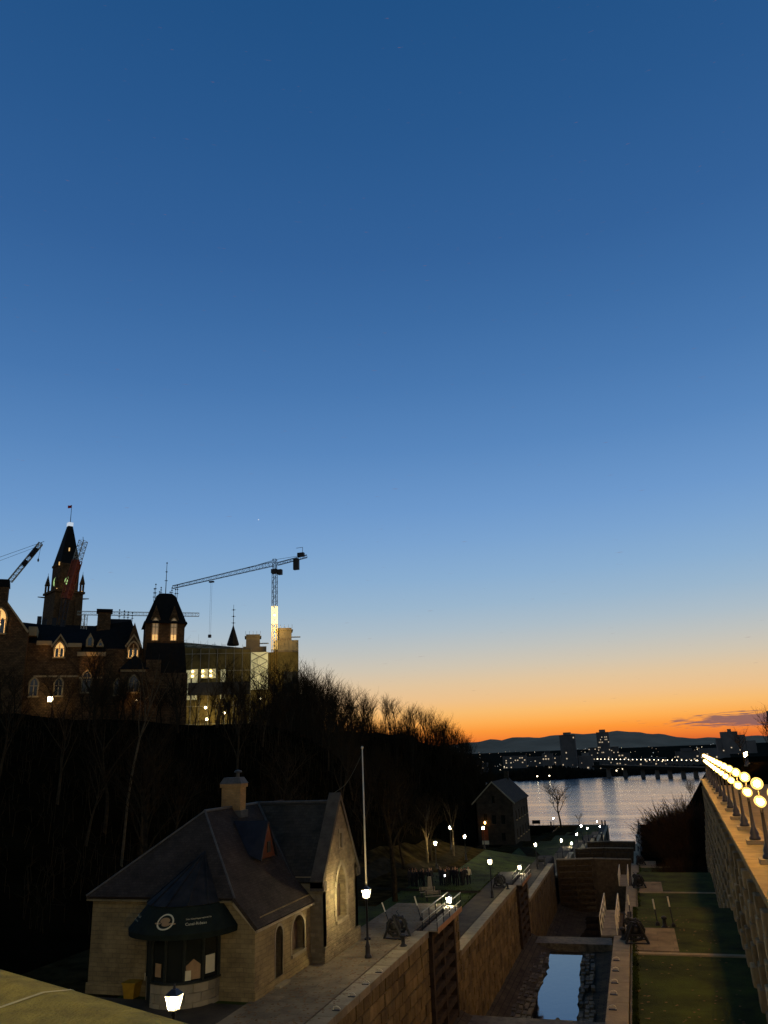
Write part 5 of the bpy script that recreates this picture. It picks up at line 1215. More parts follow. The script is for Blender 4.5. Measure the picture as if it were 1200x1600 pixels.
for u, z0, z1 in ((-1.95, 54.7, 57.2), (-.15, 54.7, 56.2), (12.45, 50.5, 52.6)):
    t = epart(MB().extr([E3(u - .65, z0, -.9), E3(u + .65, z0, -.9), E3(u + .65, z1 - 1.3, -.9), E3(u, z1, -.9), E3(u - .65, z1 - 1.3, -.9)], (0, 2, 0)), 'dormer', 'trim')
    epart(MB().poly([E3(*p, -.93) for p in arch(u - .3, u + .3, z0 + .2, z1 - .8, True, 3)]), 'dormer_window', 'glass', t)
gothic_window(-2.0, 46.7, 50.3, 1.35, -1.0, lit='glass')
gothic_window(-10.6, 46.2, 49.2, 1.2, 0, lit='glass', hood=False); gothic_window(-6.6, 46.2, 49.2, 1.2, 0, lit='glass', hood=False); gothic_window(3.4, 46.2, 49.0, 1.2, -.4, lit='glass')
for u, zb_, zt, wd in ((-7.2, 47.5, 48.9, 1.3),): pass
# left gable with its chimney
epart(MB().extr([E3(-21, 40, -2.2), E3(-12.2, 40, -2.2), E3(-12.2, 57.2, -2.2), E3(-16.0, 62.2, -2.2), E3(-18.5, 62.2, -2.2), E3(-21, 59, -2.2)], (0, 16, 0)), 'gable_block', 'parl')
epart(MB().extr([E3(-12.0, 57.0, -2.5), E3(-16.0, 62.3, -2.5), E3(-16.0, 61.9, -2.5), E3(-12.3, 56.8, -2.5)], (0, .6, 0)), 'gable_coping', 'trim')
ebox(-18.2, -16.1, -2.0, -.4, 61.5, 64.9, 'chimney', 'parl'); epart(MB().frustum(-17.1, -1.2, 22.9, 24.3, 2.3, 1.8, 2.0, 1.6), 'chimney_cap', 'parlslate')
gothic_window(-16.9, 56.7, 61.0, 1.9, -2.2); ebox(-12.3, -10.9, -.6, 6, 56.6, 58.2, 'parapet', 'trim')
ebox(-1.0, 1.4, 4, 6, 58, 61.9, 'chimney', 'parl'); ebox(-1.25, 1.65, 3.8, 6.2, 61.9, 62.5, 'chimney_cap', 'parlslate')
def finial(u, d, z0, z1, parent=east, r=.06):
    b = MB().tube(E3(u, z0, d), E3(u, z1, d), r, r * .5, 5); n = 3
    for k in range(n):
        z = z0 + (z1 - z0) * (.45 + .27 * k); b.tube(E3(u - .28 + .06 * k, z, d), E3(u + .28 - .06 * k, z, d), r * .8, n=4); b.lathe([(.02, z - 42 - .2), (.14, z - 42), (.02, z - 42 + .2)], 6, (u, d, 0))
    return epart(b, 'iron_finial', 'iron', parent)
for u in (2.9, 3.8, 4.5, 5.3): finial(u, 5.5, 60.3, 62.7 - abs(u - 3) * .25)
epart(MB().bx(-1.0, 5.2, 5.45, 5.5, 18.0, 18.9), 'roof_cresting', 'iron')
# corner tower
T = epart(MB().bx(7.5, 14.5, -2.2, 4.8, 9, 17.0), 'tower', 'parl')
epart(MB().frustum(11, 1.3, 16.9, 17.3, 7.9, 7.9, 7.6, 7.6).frustum(11, 1.3, 17.3, 19.6, 7.4, 7.4, 5.7, 5.7).frustum(11, 1.3, 19.6, 22.4, 5.7, 5.7, 3.6, 3.6).frustum(11, 1.3, 22.4, 23.1, 3.6, 3.6, 2.2, 2.2), 'tower_roof', 'parlslate', T)
def tower_dormer(u, d, face):
    """tall pointed dormer on one face of the tower"""
    f = (lambda a, z, q: (a, d - q, z - 42)) if face == 0 else (lambda a, z, q: (14.45 + q, a, z - 42))
    q = MB().extr([f(u - 1.05, 55.2, .12), f(u + 1.05, 55.2, .12), f(u + 1.05, 59.2, .12), f(u, 62.3, .12), f(u - 1.05, 59.2, .12)], (0, 2.2, 0) if face == 0 else (-2.2, 0, 0))
    td = epart(q, 'tower_dormer', 'parl', T)
    lp = arch(u - .55, u + .55, 55.7, 60.0, True, 4)
    epart(MB().poly([f(*p, .15) for p in lp]), 'window', 'dimwin', td); epart(MB().poly([f(*p, .16) for p in ((u - .5, 55.8), (u + .5, 55.8), (u + .5, 56.8), (u - .5, 56.8))]), 'lit_lower_pane', 'litwin', td)
    lpr = MB(); c = [f(*p, .2) for p in lp]
    for i in range(len(c)): lpr.tube(c[i], c[(i + 1) % len(c)], .11, n=4)
    lpr.tube(f(u, 55.7, .2), f(u, 59.5, .2), .06, n=4); lpr.tube(f(u - .5, 58.2, .2), f(u + .5, 58.2, .2), .06, n=4); epart(lpr, 'tracery', 'trim', td)
tower_dormer(9.2, -2.2, 0); tower_dormer(12.5, -2.2, 0)
ft = finial(11, 1.3, 64.9, 71.4, T, .09)
for i, j in ((-1, -1), (1, -1), (1, 1), (-1, 1)):
    finial(11 + i * 2.0, 1.3 + j * 2.0, 63.6, 66.6, T); finial(11 + i * 1.0, 1.3 + j * 2.0, 64.4, 66.0, T, .04)
# lower roof and wall under the tower, entrance bay
epart(MB().frustum(11.2, .5, 7.6, 13.2, 7.6, 8.6, 6.6, 7.0), 'lower_roof', 'parlslate'); ebox(7.6, 15.2, -3.8, 5, 40, 49.7, 'wall', 'parl'); ebox(7.8, 10.4, -4.2, -1, 48, 52, 'chimney', 'parl')
epart(MB().frustum(5.9, -2.2, 8.3, 10.9, 5.2, 4.4, .4, 1.2), 'bay_roof', 'parlslate'); ebox(3.6, 8.2, -3.9, 0, 40, 50.3, 'bay', 'parl'); ebox(3.5, 8.3, -4.1, -3.8, 49.9, 50.4, 'cornice', 'trim'); gothic_window(5.9, 46.4, 49.2, 1.6, -3.9, lit='glass')
# flood lamps on brackets that wash the stone
for u, z, d, p_ in ((-7.55, 45.2, -2.6, 160), (6.4, 44.9, -5.2, 26), (-6.9, 53.3, -1.0, 16), (-1.8, 50.4, -2.0, 22), (5.5, 53.0, -1.8, 16), (-16.9, 58.2, -3.5, 26), (12.4, 56.2, -3.6, 8), (9.1, 56.2, -3.6, 8), (-1.5, 52.6, -2.0, 14), (-9.4, 54.0, -1.2, 10)):
    fl = epart(MB().bx(u - .09, u + .09, d - .08, d + .08, z - 42 - .06, z - 42 + .03), 'flood_lamp', 'floodlamp' if z < 46 else 'trim'); point(fl, (u, d, z - 42 + .25), p_ * 1.7, (1.0, .6, .22), .1)
sl = epart(MB().bx(-8.0, -7.2, -2.75, -2.55, 3.0, 3.8), 'lit_lamp_panel', 'floodlamp')

# ---------------------------------------------------------------- the great clock tower behind
PO = (-236.61, 284.45, 43.0); PR = R(39.75)
tower = thing('clock_tower', 'tall gothic clock tower with steep pointed roof and flag on top', 'tower', PO, PR)
def tp_(b, name, m, parent=tower): return b.build(name, m, parent)
zz = lambda z: z - 43.0
PRR = R(21)   # the tower stands turned so that two clock faces show
trt = lambda x, y: (x * math.cos(PRR) - y * math.sin(PRR), x * math.sin(PRR) + y * math.cos(PRR))
def trot(b):
    b.v = [(*trt(x, y), z) for x, y, z in b.v]; return b
tp_(trot(MB().frustum(0, 0, -3, zz(108.5), 13.6, 13.6, 12.4, 12.4)), 'shaft', 'parl')
for k in range(3): tp_(trot(MB().box(-3.4 + 3.4 * k, -6.5, zz(98), 1.2, .5, 14)), 'shaft_rib', 'parl')
tp_(trot(MB().bx(-6.8, 6.8, -6.8, 6.8, zz(108.3), zz(109.3))), 'parapet', 'parl')
bel = tp_(trot(MB().bx(-4.4, 4.4, -4.4, 4.4, zz(109.2), zz(121.8))), 'belfry', 'parl')
tp_(trot(MB().bx(-4.7, 4.7, -4.7, 4.7, zz(120.9), zz(121.9))), 'belfry_cornice', 'parl', bel)
for ax in (0, 1):
    c = [(2.1 * math.cos(t * math.pi / 12), -4.46, zz(113.8) + 2.1 * math.sin(t * math.pi / 12)) for t in range(24)]
    if ax: c = [(-4.46, -p[0], p[2]) for p in c]
    ckd = tp_(trot(MB().poly(c)), 'clock_face', 'greenlit', bel)
    q = MB()
    for p1 in ((0, 1.7), (1.1, .6)):
        a_, b_ = ((0, -4.5, zz(113.8)), (p1[0], -4.5, zz(113.8) + p1[1]))
        if ax: a_, b_ = ((-4.5, 0, zz(113.8)), (-4.5, -p1[0], zz(113.8) + p1[1]))
        q.tube(a_, b_, .12, n=4)
    for k in range(24):
        p0, p1 = c[k], c[(k + 1) % 24]; q.tube(p0, p1, .16, n=4)
    tp_(trot(q), 'clock_hands_and_rim', 'iron', ckd)
for i, j in ((-1, -1), (1, -1), (1, 1), (-1, 1)):
    pn = MB()
    for a_, b_ in ((-.6, -.6), (.6, -.6), (.6, .6), (-.6, .6)): pn.box(i * 5.6 + a_, j * 5.6 + b_, zz(111), .35, .35, 3.6)
    pn.frustum(i * 5.6, j * 5.6, zz(112.8), zz(117.6), 1.9, 1.9, .15, .15).tube((i * 5.6, j * 5.6, zz(117.5)), (i * 5.6, j * 5.6, zz(118.6)), .08, n=4)
    tp_(trot(pn), 'pinnacle', 'parl')
    tp_(trot(MB().box(i * 5.6, j * 5.6, zz(109.6), .5, .5, .4)), 'pinnacle_lamp', 'litwin')
tp_(trot(MB().frustum(0, 0, zz(121.9), zz(140.5), 8.9, 8.9, 2.0, 2.0)), 'spire_roof', 'copperdark')
tp_(trot(MB().bx(-1.1, 1.1, -1.1, 1.1, zz(140.5), zz(142.3))), 'lantern_top', MT.setdefault('whitelit', mat('white_lit_lantern', (.8, .85, .9), .5, emit=.5, ecol=(.85, .95, 1.0), var=0.)))
tp_(MB().tube((0, 0, zz(142)), (0, 0, zz(151)), .16, .1, 6), 'flag_pole', 'iron')
tp_(MB().add([(0, 0, zz(151)), (-.8, .1, zz(150.7)), (-1.7, -.1, zz(150.6)), (-1.6, -.1, zz(149.2)), (-.8, .1, zz(149.4)), (0, 0, zz(149.6))], [(0, 1, 4, 5), (1, 2, 3, 4)]), 'flag', 'redflag')
for u, z in ((-3.0, 121.4), (.6, 128.6)): tp_(MB().box(u, -5.6 if z < 125 else -3.9, zz(z), .55, .3, 1.5), 'lit_window', 'litwin')
for s in (-1, 1): tp_(MB().tube((s * 7.5, -3, zz(106.2)), (s * 10.6, -3, zz(106.4)), .35, .2, 5), 'gargoyle', 'parl')
pl_ = tp_(MB().box(2.2, -7.0, zz(109.6), .6, .3, .5), 'flood_lamp', 'floodlamp'); point(pl_, (2.2, -8.0, zz(110)), 130, (1, .7, .3), .3)
# long range behind with roof clutter
rg = thing('parliament_rear_range', 'dark parliament roof range with small roof plant left of the clock tower', 'building', (-205, 252, 43), PR)
MB().bx(-16, 24, 0, 14, -3, 39).build('wall', 'parl', rg); MB().extr([(-17, -.5, 39), (-17, 14.5, 39), (-17, 7, 45.5)], (42, 0, 0)).build('roof', 'parlslate', rg)
for x, h_ in ((-12.5, 2.6), (-10.5, 1.6), (-7, 2.2), (-4, 1.4)): MB().bx(x, x + 1.6, 6, 8, 44.5, 46 + h_).build('roof_unit', 'darksteel', rg)
MB().bx(-12.5, -9.5, 4.6, 5, 43.9, 44.4).bx(-6.5, -2.5, 4.6, 5, 43.6, 44.1).build('pale_skylight', 'whitesteel', rg)

# ---------------------------------------------------------------- cranes
def crane3(name, label): return thing(name, label, 'crane', (0, 0, 0))
def RU(u, z, O, ang_, d=0):  # point from a frame facing the viewer
    c, s_ = math.cos(ang_), math.sin(ang_); return Vector((O[0] + u * c - d * s_, O[1] + u * s_ + d * c, z))
CO = (-128.64, 259.91); CR = R(26.33)
cp = lambda u, z, d=0: RU(u, z, CO, CR, d)
def at_thing(name, label, cat, p):
    t = thing(name, label, cat, p); return t, (lambda b, nm, m, parent=None, base=p: wb(b, nm, m, parent or t, base))
p0 = tuple(cp(6.6, 42)); tc1, pc = at_thing('tower_crane', 'tower crane with long lattice jib over the building site', 'crane', p0)
pc(MB().lattice(cp(6.6, 73), cp(6.6, 82.5), 1.57, 1.57, 5, .11, .06, up=(1, 0, 0)), 'glowing_mast_section', MT.setdefault('glowmast', mat('glowing_crane_mast', (.5, .36, .12), .5, emit=.45, ecol=(1., .66, .2), var=0.)))  # weaker work-lamp light below, also put into the steel as emission
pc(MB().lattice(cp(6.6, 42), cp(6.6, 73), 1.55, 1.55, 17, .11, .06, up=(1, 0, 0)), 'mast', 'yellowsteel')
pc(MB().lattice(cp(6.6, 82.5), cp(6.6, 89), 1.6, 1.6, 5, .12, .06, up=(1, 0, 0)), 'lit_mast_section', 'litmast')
pc(MB().lattice(cp(6.6, 89), cp(6.6, 102), 1.55, 1.55, 7, .11, .06, up=(1, 0, 0)), 'mast', 'darksteel')
lm = pc(MB().box(*cp(6.6, 85.5, -1.4), .4, .4, .3), 'work_lamp', 'floodlamp')
point(tc1, tuple(cp(6.6, 80.7, -4.0) - Vector(p0)), 3000, (1, .66, .25), .3); point(tc1, tuple(cp(9.0, 64.0, -14.0) - Vector(p0)), 5200, (1, .85, .45), .4)  # second point: unseen lamp added to brighten the concrete towers
pc(MB().box(*cp(6.6, 102.6), 2.2, 2.2, 1.6), 'slewing_ring', 'darksteel'); pc(MB().box(*cp(8.6, 102.2, -.5), 1.5, 1.5, 2.0), 'operator_cab', 'darksteel')
pc(MB().lattice(cp(5.6, 105.5), cp(-31.0, 96.6), 1.3, 1.7, 30, .09, .05, taper=.6), 'jib', 'darksteel')
pc(MB().lattice(cp(7.6, 105.5), cp(18.9, 108.6), 1.2, 1.0, 9, .1, .05), 'counter_jib', 'darksteel')
pc(MB().lattice(cp(6.6, 103.4), cp(6.6, 107.4), 1.2, 1.2, 3, .1, .06, up=(1, 0, 0)).tube(cp(6.6, 107.2), cp(18, 109.1), .07, n=4).tube(cp(6.6, 107.2), cp(-4, 103.9), .07, n=4), 'tower_head', 'darksteel')
pc(MB().box(*cp(14.8, 105.4), 2.1, 1.4, 4.3), 'counterweight', 'darksteel'); pc(MB().box(*cp(16.6, 109.2), 2.6, 1.4, 1.5), 'winch_house', 'darksteel')
pc(MB().tube(cp(17.2, 109.8), cp(17.3, 112.2), .09, n=4).tube(cp(17.3, 112.2), cp(14.8, 111.8), .09, n=4), 'davit', 'darksteel')
pc(MB().box(*cp(-16.9, 98.6), 1.8, 1.0, .5), 'trolley', 'darksteel'); pc(MB().tube(cp(-17.2, 98.5), cp(-17.2, 78.8), .035, n=3).tube(cp(-16.7, 98.5), cp(-16.7, 78.8), .035, n=3), 'hoist_rope', 'darksteel'); pc(MB().box(*cp(-17, 78.2), .9, .9, 1.1), 'hook_block', 'darksteel')
pp_ = lambda u, z, d=0: RU(u, z, PO, PR, d)
p0 = tuple(pp_(-5, 80, -60)); c2, pc2 = at_thing('luffing_crane', 'red and white luffing crane leaning before the clock tower', 'crane', p0)
k_ = 310 / 370.
def pq(u, z): return RU(u * k_, 34 + (z - 34) * k_, (PO[0] * k_, PO[1] * k_), PR)
pc2(MB().lattice(pq(-.6, 88), pq(1.0, 106.8), 1.8, 1.8, 9, .12, .06, up=(1, 0, 0)), 'boom_foot', 'darksteel')
bmf = pc2(MB().lattice(pq(1.0, 106.8), pq(4.4, 124.5), 2.5, 2.5, 10, .2, .1, up=(1, 0, 0)), 'boom_red_section', 'redsteel'); pc2(MB().tube(pq(1.2, 107.0), pq(4.4, 124.4), 1.25, n=4), 'boom_red_cladding', 'redsteel')
pc2(MB().lattice(pq(4.4, 124.5), pq(6.3, 134), 2.3, 2.3, 7, .12, .07, up=(1, 0, 0)), 'boom_white_section', 'whitesteel')
pc2(MB().tube(pq(6.3, 133.8), pq(6.0, 136), .1, n=4), 'boom_tip', 'darksteel')
EPP = lambda u, z, d=0: RU(u, z, (EO[0], EO[1]), ER, d)
def pf2(u, z, dd=260.): s_ = dd / 150.; return RU(u * s_, 34 + (z - 34) * s_, (EO[0] * s_, EO[1] * s_), ER)
p0 = tuple(pf2(-17, 60)); c3, pc3 = at_thing('luffing_crane', 'raised lattice boom crane with dark and white bands at the left edge', 'crane', p0)
A_, B_ = pf2(-16.2, 66.4), pf2(-11.6, 73.9)
def seg(t0, t1, m, nm, n_): pc3(MB().lattice(A_.lerp(B_, t0), A_.lerp(B_, t1), 1.25, 1.25, n_, .12, .07), nm, m)
seg(0, .38, 'whitesteel', 'boom_section', 5); seg(.38, .52, 'darksteel', 'boom_section', 3); seg(.52, .62, 'whitesteel', 'boom_section', 2); seg(.62, .84, 'darksteel', 'boom_section', 4); seg(.84, .97, 'whitesteel', 'boom_section', 3)
pc3(MB().tube(A_.lerp(B_, .4), A_.lerp(B_, .52), .55, n=4).tube(A_.lerp(B_, .63), A_.lerp(B_, .84), .55, n=4), 'banner', 'darksteel')
pc3(MB().tube(A_.lerp(B_, .97), B_, .15, .08, 5), 'boom_tip', 'darksteel'); pc3(MB().tube(B_, pf2(-22, 69.0), .06, n=4).tube(A_.lerp(B_, .9), pf2(-22, 68.2), .05, n=4), 'guy_rope', 'darksteel')
pc3(MB().tube(B_, pf2(-11.9, 70.8), .05, n=4).lathe([(.1, -.6), (.35, 0), (.1, .6)], 6, tuple(pf2(-11.9, 70.5))), 'hook', 'darksteel'); pc3(MB().tube(B_, pf2(-11.2, 74.1), .08, n=4), 'tip_sheave', 'darksteel')
# far level jib behind the roofs
def pf3(u, z, dd=300.): s_ = dd / 150.; return RU(u * s_, 34 + (z - 34) * s_, (EO[0] * s_, EO[1] * s_), ER)
p0 = tuple(pf3(-3, 50)); c4, pc4 = at_thing('tower_crane', 'pale level lattice crane jib crossing behind the steep roofs', 'crane', p0)
pc4(MB().lattice(pf3(-4.5, 60.9), pf3(17.3, 61.1), 1.1, 1.3, 34, .07, .04), 'jib', 'whitesteel'); pc4(MB().lattice(pf3(-3.2, 47), pf3(-3.2, 60.6), 1.4, 1.4, 16, .1, .05, up=(1, 0, 0)), 'mast', 'whitesteel')

# ---------------------------------------------------------------- sheeted building site
site = thing('sheeted_building', 'large building wrapped in yellowish construction sheeting and scaffolding', 'building', (CO[0], CO[1], 42), CR)
sz_ = lambda z: z - 42
def sp(b, n_, m, parent=site): return b.build(n_, m, parent)
sp(MB().extr([(-27, 0, 0), (-2.0, 0, 0), (-2.0, 0, sz_(73)), (-27, 0, sz_(74.2))], (0, 22, 0)), 'sheeted_wall', 'wrap')
for k in range(9): sp(MB().box(-26 + 3.0 * k, -.12, sz_(58), .14, .12, 31), 'scaffold_standard', 'scaffold')
for k in range(5): sp(MB().box(-14.5, -.14, sz_(47 + 6.2 * k), 25, .1, .16), 'scaffold_ledger', 'scaffold')
sp(MB().extr([(-27, .5, sz_(74.2)), (-2, .5, sz_(73)), (-2, 10, sz_(74.6)), (-27, 10, sz_(77.4))], (0, .3, .2)), 'sheeted_roof', 'wrap')
rr = random.Random(12)
for k in range(34):
    u = -26 + 14 * rr.random(); t = rr.random(); sp(MB().box(u, .5 + 9 * t, sz_(74.5 + 2.9 * t - (u + 27) * .075), 1.6, .2, .12), 'roof_batten', 'whitesteel')
for k in range(9): sp(MB().tube((-26 + 2.6 * k, 10, sz_(76.8 - .25 * k)), (-26 + 2.6 * k, 10, sz_(78.4 - .25 * k)), .06, n=4), 'guard_post', 'scaffold')
sp(MB().lathe([(2.2, sz_(75.5)), (2.25, sz_(76)), (.15, sz_(83))], 8, (-8.7, 6, 0)), 'turret_roof', 'copperdark')
q = MB().tube((-8.7, 6, sz_(82.8)), (-8.7, 6, sz_(91)), .14, .06, 5)
for z in (84, 86.5, 89): q.tube((-9.5, 6, sz_(z)), (-7.9, 6, sz_(z)), .08, n=4).lathe([(.05, -.4), (.35, 0), (.05, .4)], 6, (-8.7, 6, sz_(z)))
sp(q, 'turret_finial', 'iron')
pan = sp(MB().bx(-1.9, 4.3, -.5, -.2, sz_(58.5), sz_(72)), 'lit_sheeting_panel', 'wraplit')
for k in range(4):
    for s in (-1, 1): sp(MB().tube((1.2 - s * 2.9, -.6, sz_(59.2 + 3.2 * k)), (1.2 + s * 2.9, -.6, sz_(62.2 + 3.2 * k)), .2, n=4), 'panel_brace', 'scaffold', pan)
sp(MB().bx(-2, 15.4, .5, 20, 0, sz_(72)), 'rear_block', 'wrap')
def vent_tower(u0, u1, zt, d0):
    b_ = sp(MB().bx(u0, u1, d0, d0 + 8, sz_(55), sz_(zt)), 'concrete_tower', 'concrete'); w_ = (u1 - u0)
    sp(MB().bx(u0 + w_ * .12, u1 - w_ * .28, d0 + 1, d0 + 7, sz_(zt), sz_(zt + 4.8)), 'tower_cap', 'concrete', b_)
    sp(MB().bx(u0 + w_ * .06, u1 - w_ * .22, d0 + .6, d0 + 7.4, sz_(zt + 3.8), sz_(zt + 4.2)), 'cap_band', 'concrete', b_)
    for k in range(6): sp(MB().box(u0 + w_ * (k + .5) / 6, d0 - .08, sz_(zt - 6), .25, .16, 12), 'tower_rib', 'concrete', b_)
    for k in range(5): sp(MB().tube((u0 + w_ * .1 + k * w_ * .16, d0 + .6, sz_(zt + 4.6)), (u0 + w_ * .1 + k * w_ * .16, d0 + .6, sz_(zt + 6)), .07, n=4), 'guard_post', 'scaffold', b_)
    sp(MB().bx(u1 - w_ * .28, u1 + .8, d0 + .5, d0 + 2, sz_(zt + 1.2), sz_(zt + 1.4)), 'platform', 'scaffold', b_)
vent_tower(-5.0, 3.8, 75.4, 9); vent_tower(6.6, 15.6, 76.6, 2)
sp(MB().bx(15.3, 22.3, -2, 12, 0, sz_(56)), 'dark_cabin', 'darksteel'); sp(MB().bx(10, 15.35, -2, 10, 0, sz_(64.5)), 'dark_cabin', 'darksteel')
for u in (-22, -18.4, -15.6):
    sp(MB().bx(u - 1.2, u + 1.2, -.28, -.1, sz_(63), sz_(66.3)), 'lit_opening', MT.setdefault('siteglow', mat('site_opening_glow', (.6, .5, .25), .6, emit=.16, ecol=(1, .85, .4), var=0.)))
    for z in (63.8, 65.5): sp(MB().sphere((u - .6, -.5, sz_(z)), .28, 8, 6), 'site_lamp', 'floodlamp')
for u in (-24.2, -21.8, -11.8): sp(MB().bx(u - .9, u + .9, -.27, -.1, sz_(55.5), sz_(66)), 'sheeting_strip', 'wraplit')
sp(MB().bx(-24, -2.1, -.4, -.15, sz_(57), sz_(61.5)), 'dark_band', 'darksteel')
for u, z, p_ in ((-17.5, 52.5, 700), (-17, 48.5, 700), (-11, 50.5, 500), (1.5, 55, 300), (9.5, 51.5, 250), (17.5, 50.0, 200), (-25, 50.5, 250), (-4, 47.5, 300), (5, 47, 200)):
    fl = sp(MB().sphere((u, -3, sz_(z)), .42, 8, 6), 'site_lamp', 'floodlamp'); sp(MB().tube((u, -3, sz_(z) - .4), (u, -3, -1), .07, n=4), 'lamp_pole', 'darksteel', fl)
    if p_ >= 500: point(fl, (u, -4.2, sz_(z)), p_ * 1.1, (1, .8, .36), .4)

# ---------------------------------------------------------------- far bridge, city and lights across the river
fbp = [Vector((-44, 985, 13.0)), Vector((60, 880, 9.5)), Vector((150, 790, 9.0))]
fb = thing('far_road_bridge', 'long low road bridge across the river with a line of lamps', 'bridge', tuple(fbp[0]))
for a_, b_ in zip(fbp[:-1], fbp[1:]):
    d = (b_ - a_).normalized(); n_ = d.cross(Vector((0, 0, 1)))
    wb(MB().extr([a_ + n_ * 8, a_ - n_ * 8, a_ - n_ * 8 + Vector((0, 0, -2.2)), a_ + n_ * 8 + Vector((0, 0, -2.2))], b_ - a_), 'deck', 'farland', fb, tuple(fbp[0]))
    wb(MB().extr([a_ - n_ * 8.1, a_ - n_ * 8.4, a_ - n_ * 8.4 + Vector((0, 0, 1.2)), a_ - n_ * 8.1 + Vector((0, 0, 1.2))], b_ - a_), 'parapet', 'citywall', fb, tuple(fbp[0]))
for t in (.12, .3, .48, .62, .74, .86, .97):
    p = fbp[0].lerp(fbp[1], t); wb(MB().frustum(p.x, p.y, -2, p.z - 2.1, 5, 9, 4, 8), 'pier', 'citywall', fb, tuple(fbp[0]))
lpm = MB().tube((0, 0, 0), (0, 0, 7.4), .14, n=4).mesh('post', ['iron']); lgm = MB().sphere((0, 0, 0), 1.0, 8, 6).mesh('globe', ['citylamp'])
lgs = [MB().sphere((0, 0, 0), 1.0, 8, 6).mesh('globe', [mat('city_light', (1, .9, .6), .5, emit=e_, ecol=c_, var=0.)]) for e_, c_ in ((2.6, (1, .8, .5)), (1.0, (1, .66, .3)), (.45, (1, .6, .3)), (.5, (.95, .95, .85)))]
def far_lamp(p, h, r_, label, group, name='distant_street_lamp', lg=None):
    t = thing(name, label, 'street lamp', p, 0, group)
    inst('post', lpm, t, (0, 0, 0), (1, 1, h / 7.4)); inst('globe', lg or lgm, t, (0, 0, h), (r_, r_, r_)); return t
for k in range(24):
    p = fbp[0].lerp(fbp[1], k / 23 * .98 + .01); far_lamp((p.x, p.y, p.z), 7.2, .38, 'distant lamp in the row along the far road bridge', 'lamps on the far bridge')
for k in range(5):
    p = fbp[1].lerp(fbp[2], k / 6); far_lamp((p.x, p.y, p.z), 7.2, .5, 'lamp at the near end of the far road bridge', 'lamps at the end of the far bridge')
cr_ = random.Random(31)
def shore_y(x): return 1004 + 0.44 * x + 14 * math.sin(x * 0.02)
for k in range(150):
    y = 1035 + 2600 * cr_.random() ** 2.2; x = y * cr_.uniform(-.235, .13); h = 4 + cr_.random() * 9 + (y - 1000) * .004
    far_lamp((x, y, far_z(x, y) - .2), h, (.22 + y * .00021) * cr_.uniform(.55, 1.2), 'tiny light in the city across the river', 'city lights across the river', lg=lgs[cr_.choice((0, 1, 2, 2, 2, 2, 3, 3, 1))])
for k, (x, y) in enumerate(((-26, 1000), (-21, 1004), (-23, 996), (-16, 1010))): far_lamp((x, y, far_z(x, y)), 9 - k, .95, 'bright lamp in the cluster on the far shore left of the bridge', 'bright cluster on the far shore', lg=lgs[0])
for k, x in enumerate((-108, -95)): far_lamp((x, shore_y(x) - 18, -.2), 5, .7, ['low lamp at the water on the far shore, left one', 'low lamp at the water on the far shore, right one'][k], None)
cwm = MB().bx(-.5, .5, -.5, .5, -.5, .5).mesh('window', ['citywin'])
def city_block(x, y, w_, d, h, label, lit, rows, cols, step=False, group=None):
    z = far_z(x, y) - .5; t = thing('city_building', label, 'building', (x, y, z), 0, group)
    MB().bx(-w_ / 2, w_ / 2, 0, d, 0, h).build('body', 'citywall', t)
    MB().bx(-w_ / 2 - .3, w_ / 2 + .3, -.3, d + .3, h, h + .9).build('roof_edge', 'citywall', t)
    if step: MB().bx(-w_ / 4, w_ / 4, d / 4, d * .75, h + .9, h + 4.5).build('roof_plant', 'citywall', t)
    for i in range(rows):
        for j in range(cols):
            if cr_.random() < lit: inst('window', cwm, t, (-w_ / 2 + w_ * (j + .5) / cols, -.1, h * (i + .6) / (rows + .3)), (w_ / cols * .5, .25, h / rows * .42))
city_block(-85, 1110, 20, 16, 47, 'tall dark slab block rising above the far shore', .07, 12, 7, True)
city_block(-41, 1190, 17, 16, 50, 'tall block with many lit windows near the long hill', .24, 14, 8, True)
names = ['low dark block at the left end of the far shore', 'small pale block left of the tall slab', 'wide low block behind the far trees', 'narrow block left of the lit tower', 'squat block right of the lit tower', 'low long building above the bridge lamps', 'small block over the right end of the bridge', 'grey block at the foot of the hills', 'two storey block near the left shore', 'plain block between the towers', 'stepped block far right of the towers', 'low shed like block by the bridge end']
for k, (x, y, w_, h) in enumerate(((-235, 1230, 34, 13), (-200, 1400, 40, 20), (-160, 1500, 60, 16), (-118, 1150, 14, 24), (-20, 1250, 26, 20), (10, 1150, 60, 13), (70, 1200, 30, 20), (-60, 1700, 60, 28), (-215, 1090, 26, 8), (-62, 1080, 18, 20), (110, 1250, 40, 22), (45, 1090, 34, 9))):
    city_block(x, y, w_, 14, h, names[k], .16, max(2, int(h / 4)), max(4, int(w_ / 4)), k % 3 == 0)
# dark block and tower at the right, beyond the terrace
city_block.__defaults__
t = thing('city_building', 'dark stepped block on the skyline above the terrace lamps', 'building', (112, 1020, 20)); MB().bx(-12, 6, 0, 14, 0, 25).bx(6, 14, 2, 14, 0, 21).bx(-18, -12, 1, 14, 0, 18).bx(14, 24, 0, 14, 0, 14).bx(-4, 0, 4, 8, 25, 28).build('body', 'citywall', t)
for k in range(3): inst('window', cwm, t, (-12 + 9 * k, -.15, 4 + 3 * (k % 2)), (1.4, .25, 1.2))
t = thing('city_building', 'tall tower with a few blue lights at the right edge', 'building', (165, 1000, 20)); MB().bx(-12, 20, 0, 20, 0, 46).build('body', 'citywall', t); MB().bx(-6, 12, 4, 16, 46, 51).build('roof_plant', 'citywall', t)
for k in range(14): inst('window', cwm, t, (-10 + 4.2 * ((k * 5) % 7), -.15, 5 + 6.1 * ((k * 3) % 7)), (1.5, .25, 1.3))
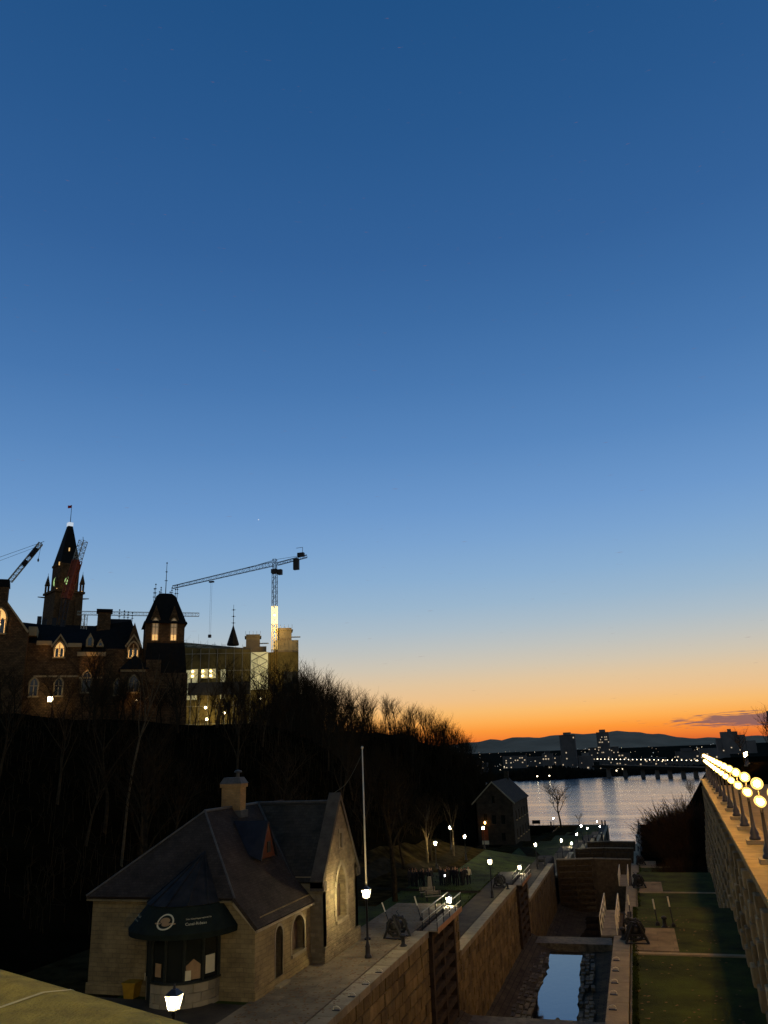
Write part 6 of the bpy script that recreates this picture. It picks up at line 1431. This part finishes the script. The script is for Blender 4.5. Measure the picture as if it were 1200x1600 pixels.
# wooded far shore reads as one dark mass
wd = MB(); wr_ = random.Random(3)
for k in range(2600):
    x = wr_.uniform(-420, 240); dy = wr_.random() ** 1.5 * 90; y = shore_y(x) + 4 + dy; h = wr_.uniform(5, 13) * (1 if x < -10 else .6) * (.7 + .3 * math.sin(x * .045)); ww = wr_.uniform(1.5, 4)
    z = far_z(x, y) - .5; wd.lathe([(ww * .4, 0), (ww, h * .35), (ww * .75, h * .7), (.1, h)], 5, (x, y, z))
tag(wd.build('far_shore_wood', 'farwood'), 'dark band of trees along the far river shore', 'woodland', kind='stuff')

# ---------------------------------------------------------------- leaf litter and grass tufts on the lawns and along their edges
tf = MB(); tr_ = random.Random(8)
def tuft(x, y, z, h):
    for j in range(3):
        a = tr_.random() * 6.28; dx, dy = math.cos(a) * .03, math.sin(a) * .03
        tf.add([(x - dy, y + dx, z), (x + dy, y - dx, z), (x + dx * 2 + tr_.gauss(0, .02), y + dy * 2, z + h)], [(0, 1, 2)])
for k in range(5200):
    i = tr_.choice((0, 0, 0, 1, 2)); y0_, y1_ = ((30, 60), (61, 97), (98, 124))[i]; y = tr_.uniform(y0_, y1_); z = LEV[i] + .0
    x = tr_.choice((-1.36 + abs(tr_.gauss(0, .06)), -1.36 + abs(tr_.gauss(0, .1)), -1.38 + abs(tr_.gauss(0, .03)))); tuft(x, y, z, tr_.uniform(.05, .14))
for k in range(2600):
    y = tr_.uniform(62, 120); x = -16.72 - abs(tr_.gauss(0, .08)) if k % 2 else -17 - tr_.random() * 8; tuft(x, y, terrain(x, y) - .03, tr_.uniform(.05, .14))
tag(tf.build('grass_tufts', 'lawn'), 'tufts of grass along the lawn edges beside the locks', 'grass', kind='stuff')
lf = MB()
for k in range(1500):
    if k % 9 == 0: x, y = tr_.uniform(-1.2, 3.2), tr_.uniform(30, 60); z = 23.5
    else: x, y = tr_.uniform(-18, -14), tr_.uniform(28, 60); z = 23.53
    a = tr_.random() * 6.28; q = .07; lf.add([(x + q * math.cos(a + t_), y + q * math.sin(a + t_), z + .03 + .02 * tr_.random()) for t_ in (0, 1.3, 3.1, 4.4)], [(0, 1, 2, 3)])
tag(lf.build('fallen_leaves', MT.setdefault('leaves', mat('dead_leaves', (.16, .1, .05), .9, var=.4, scale=4))), 'scattered dead leaves on the lawn and paving', 'leaves', kind='stuff')
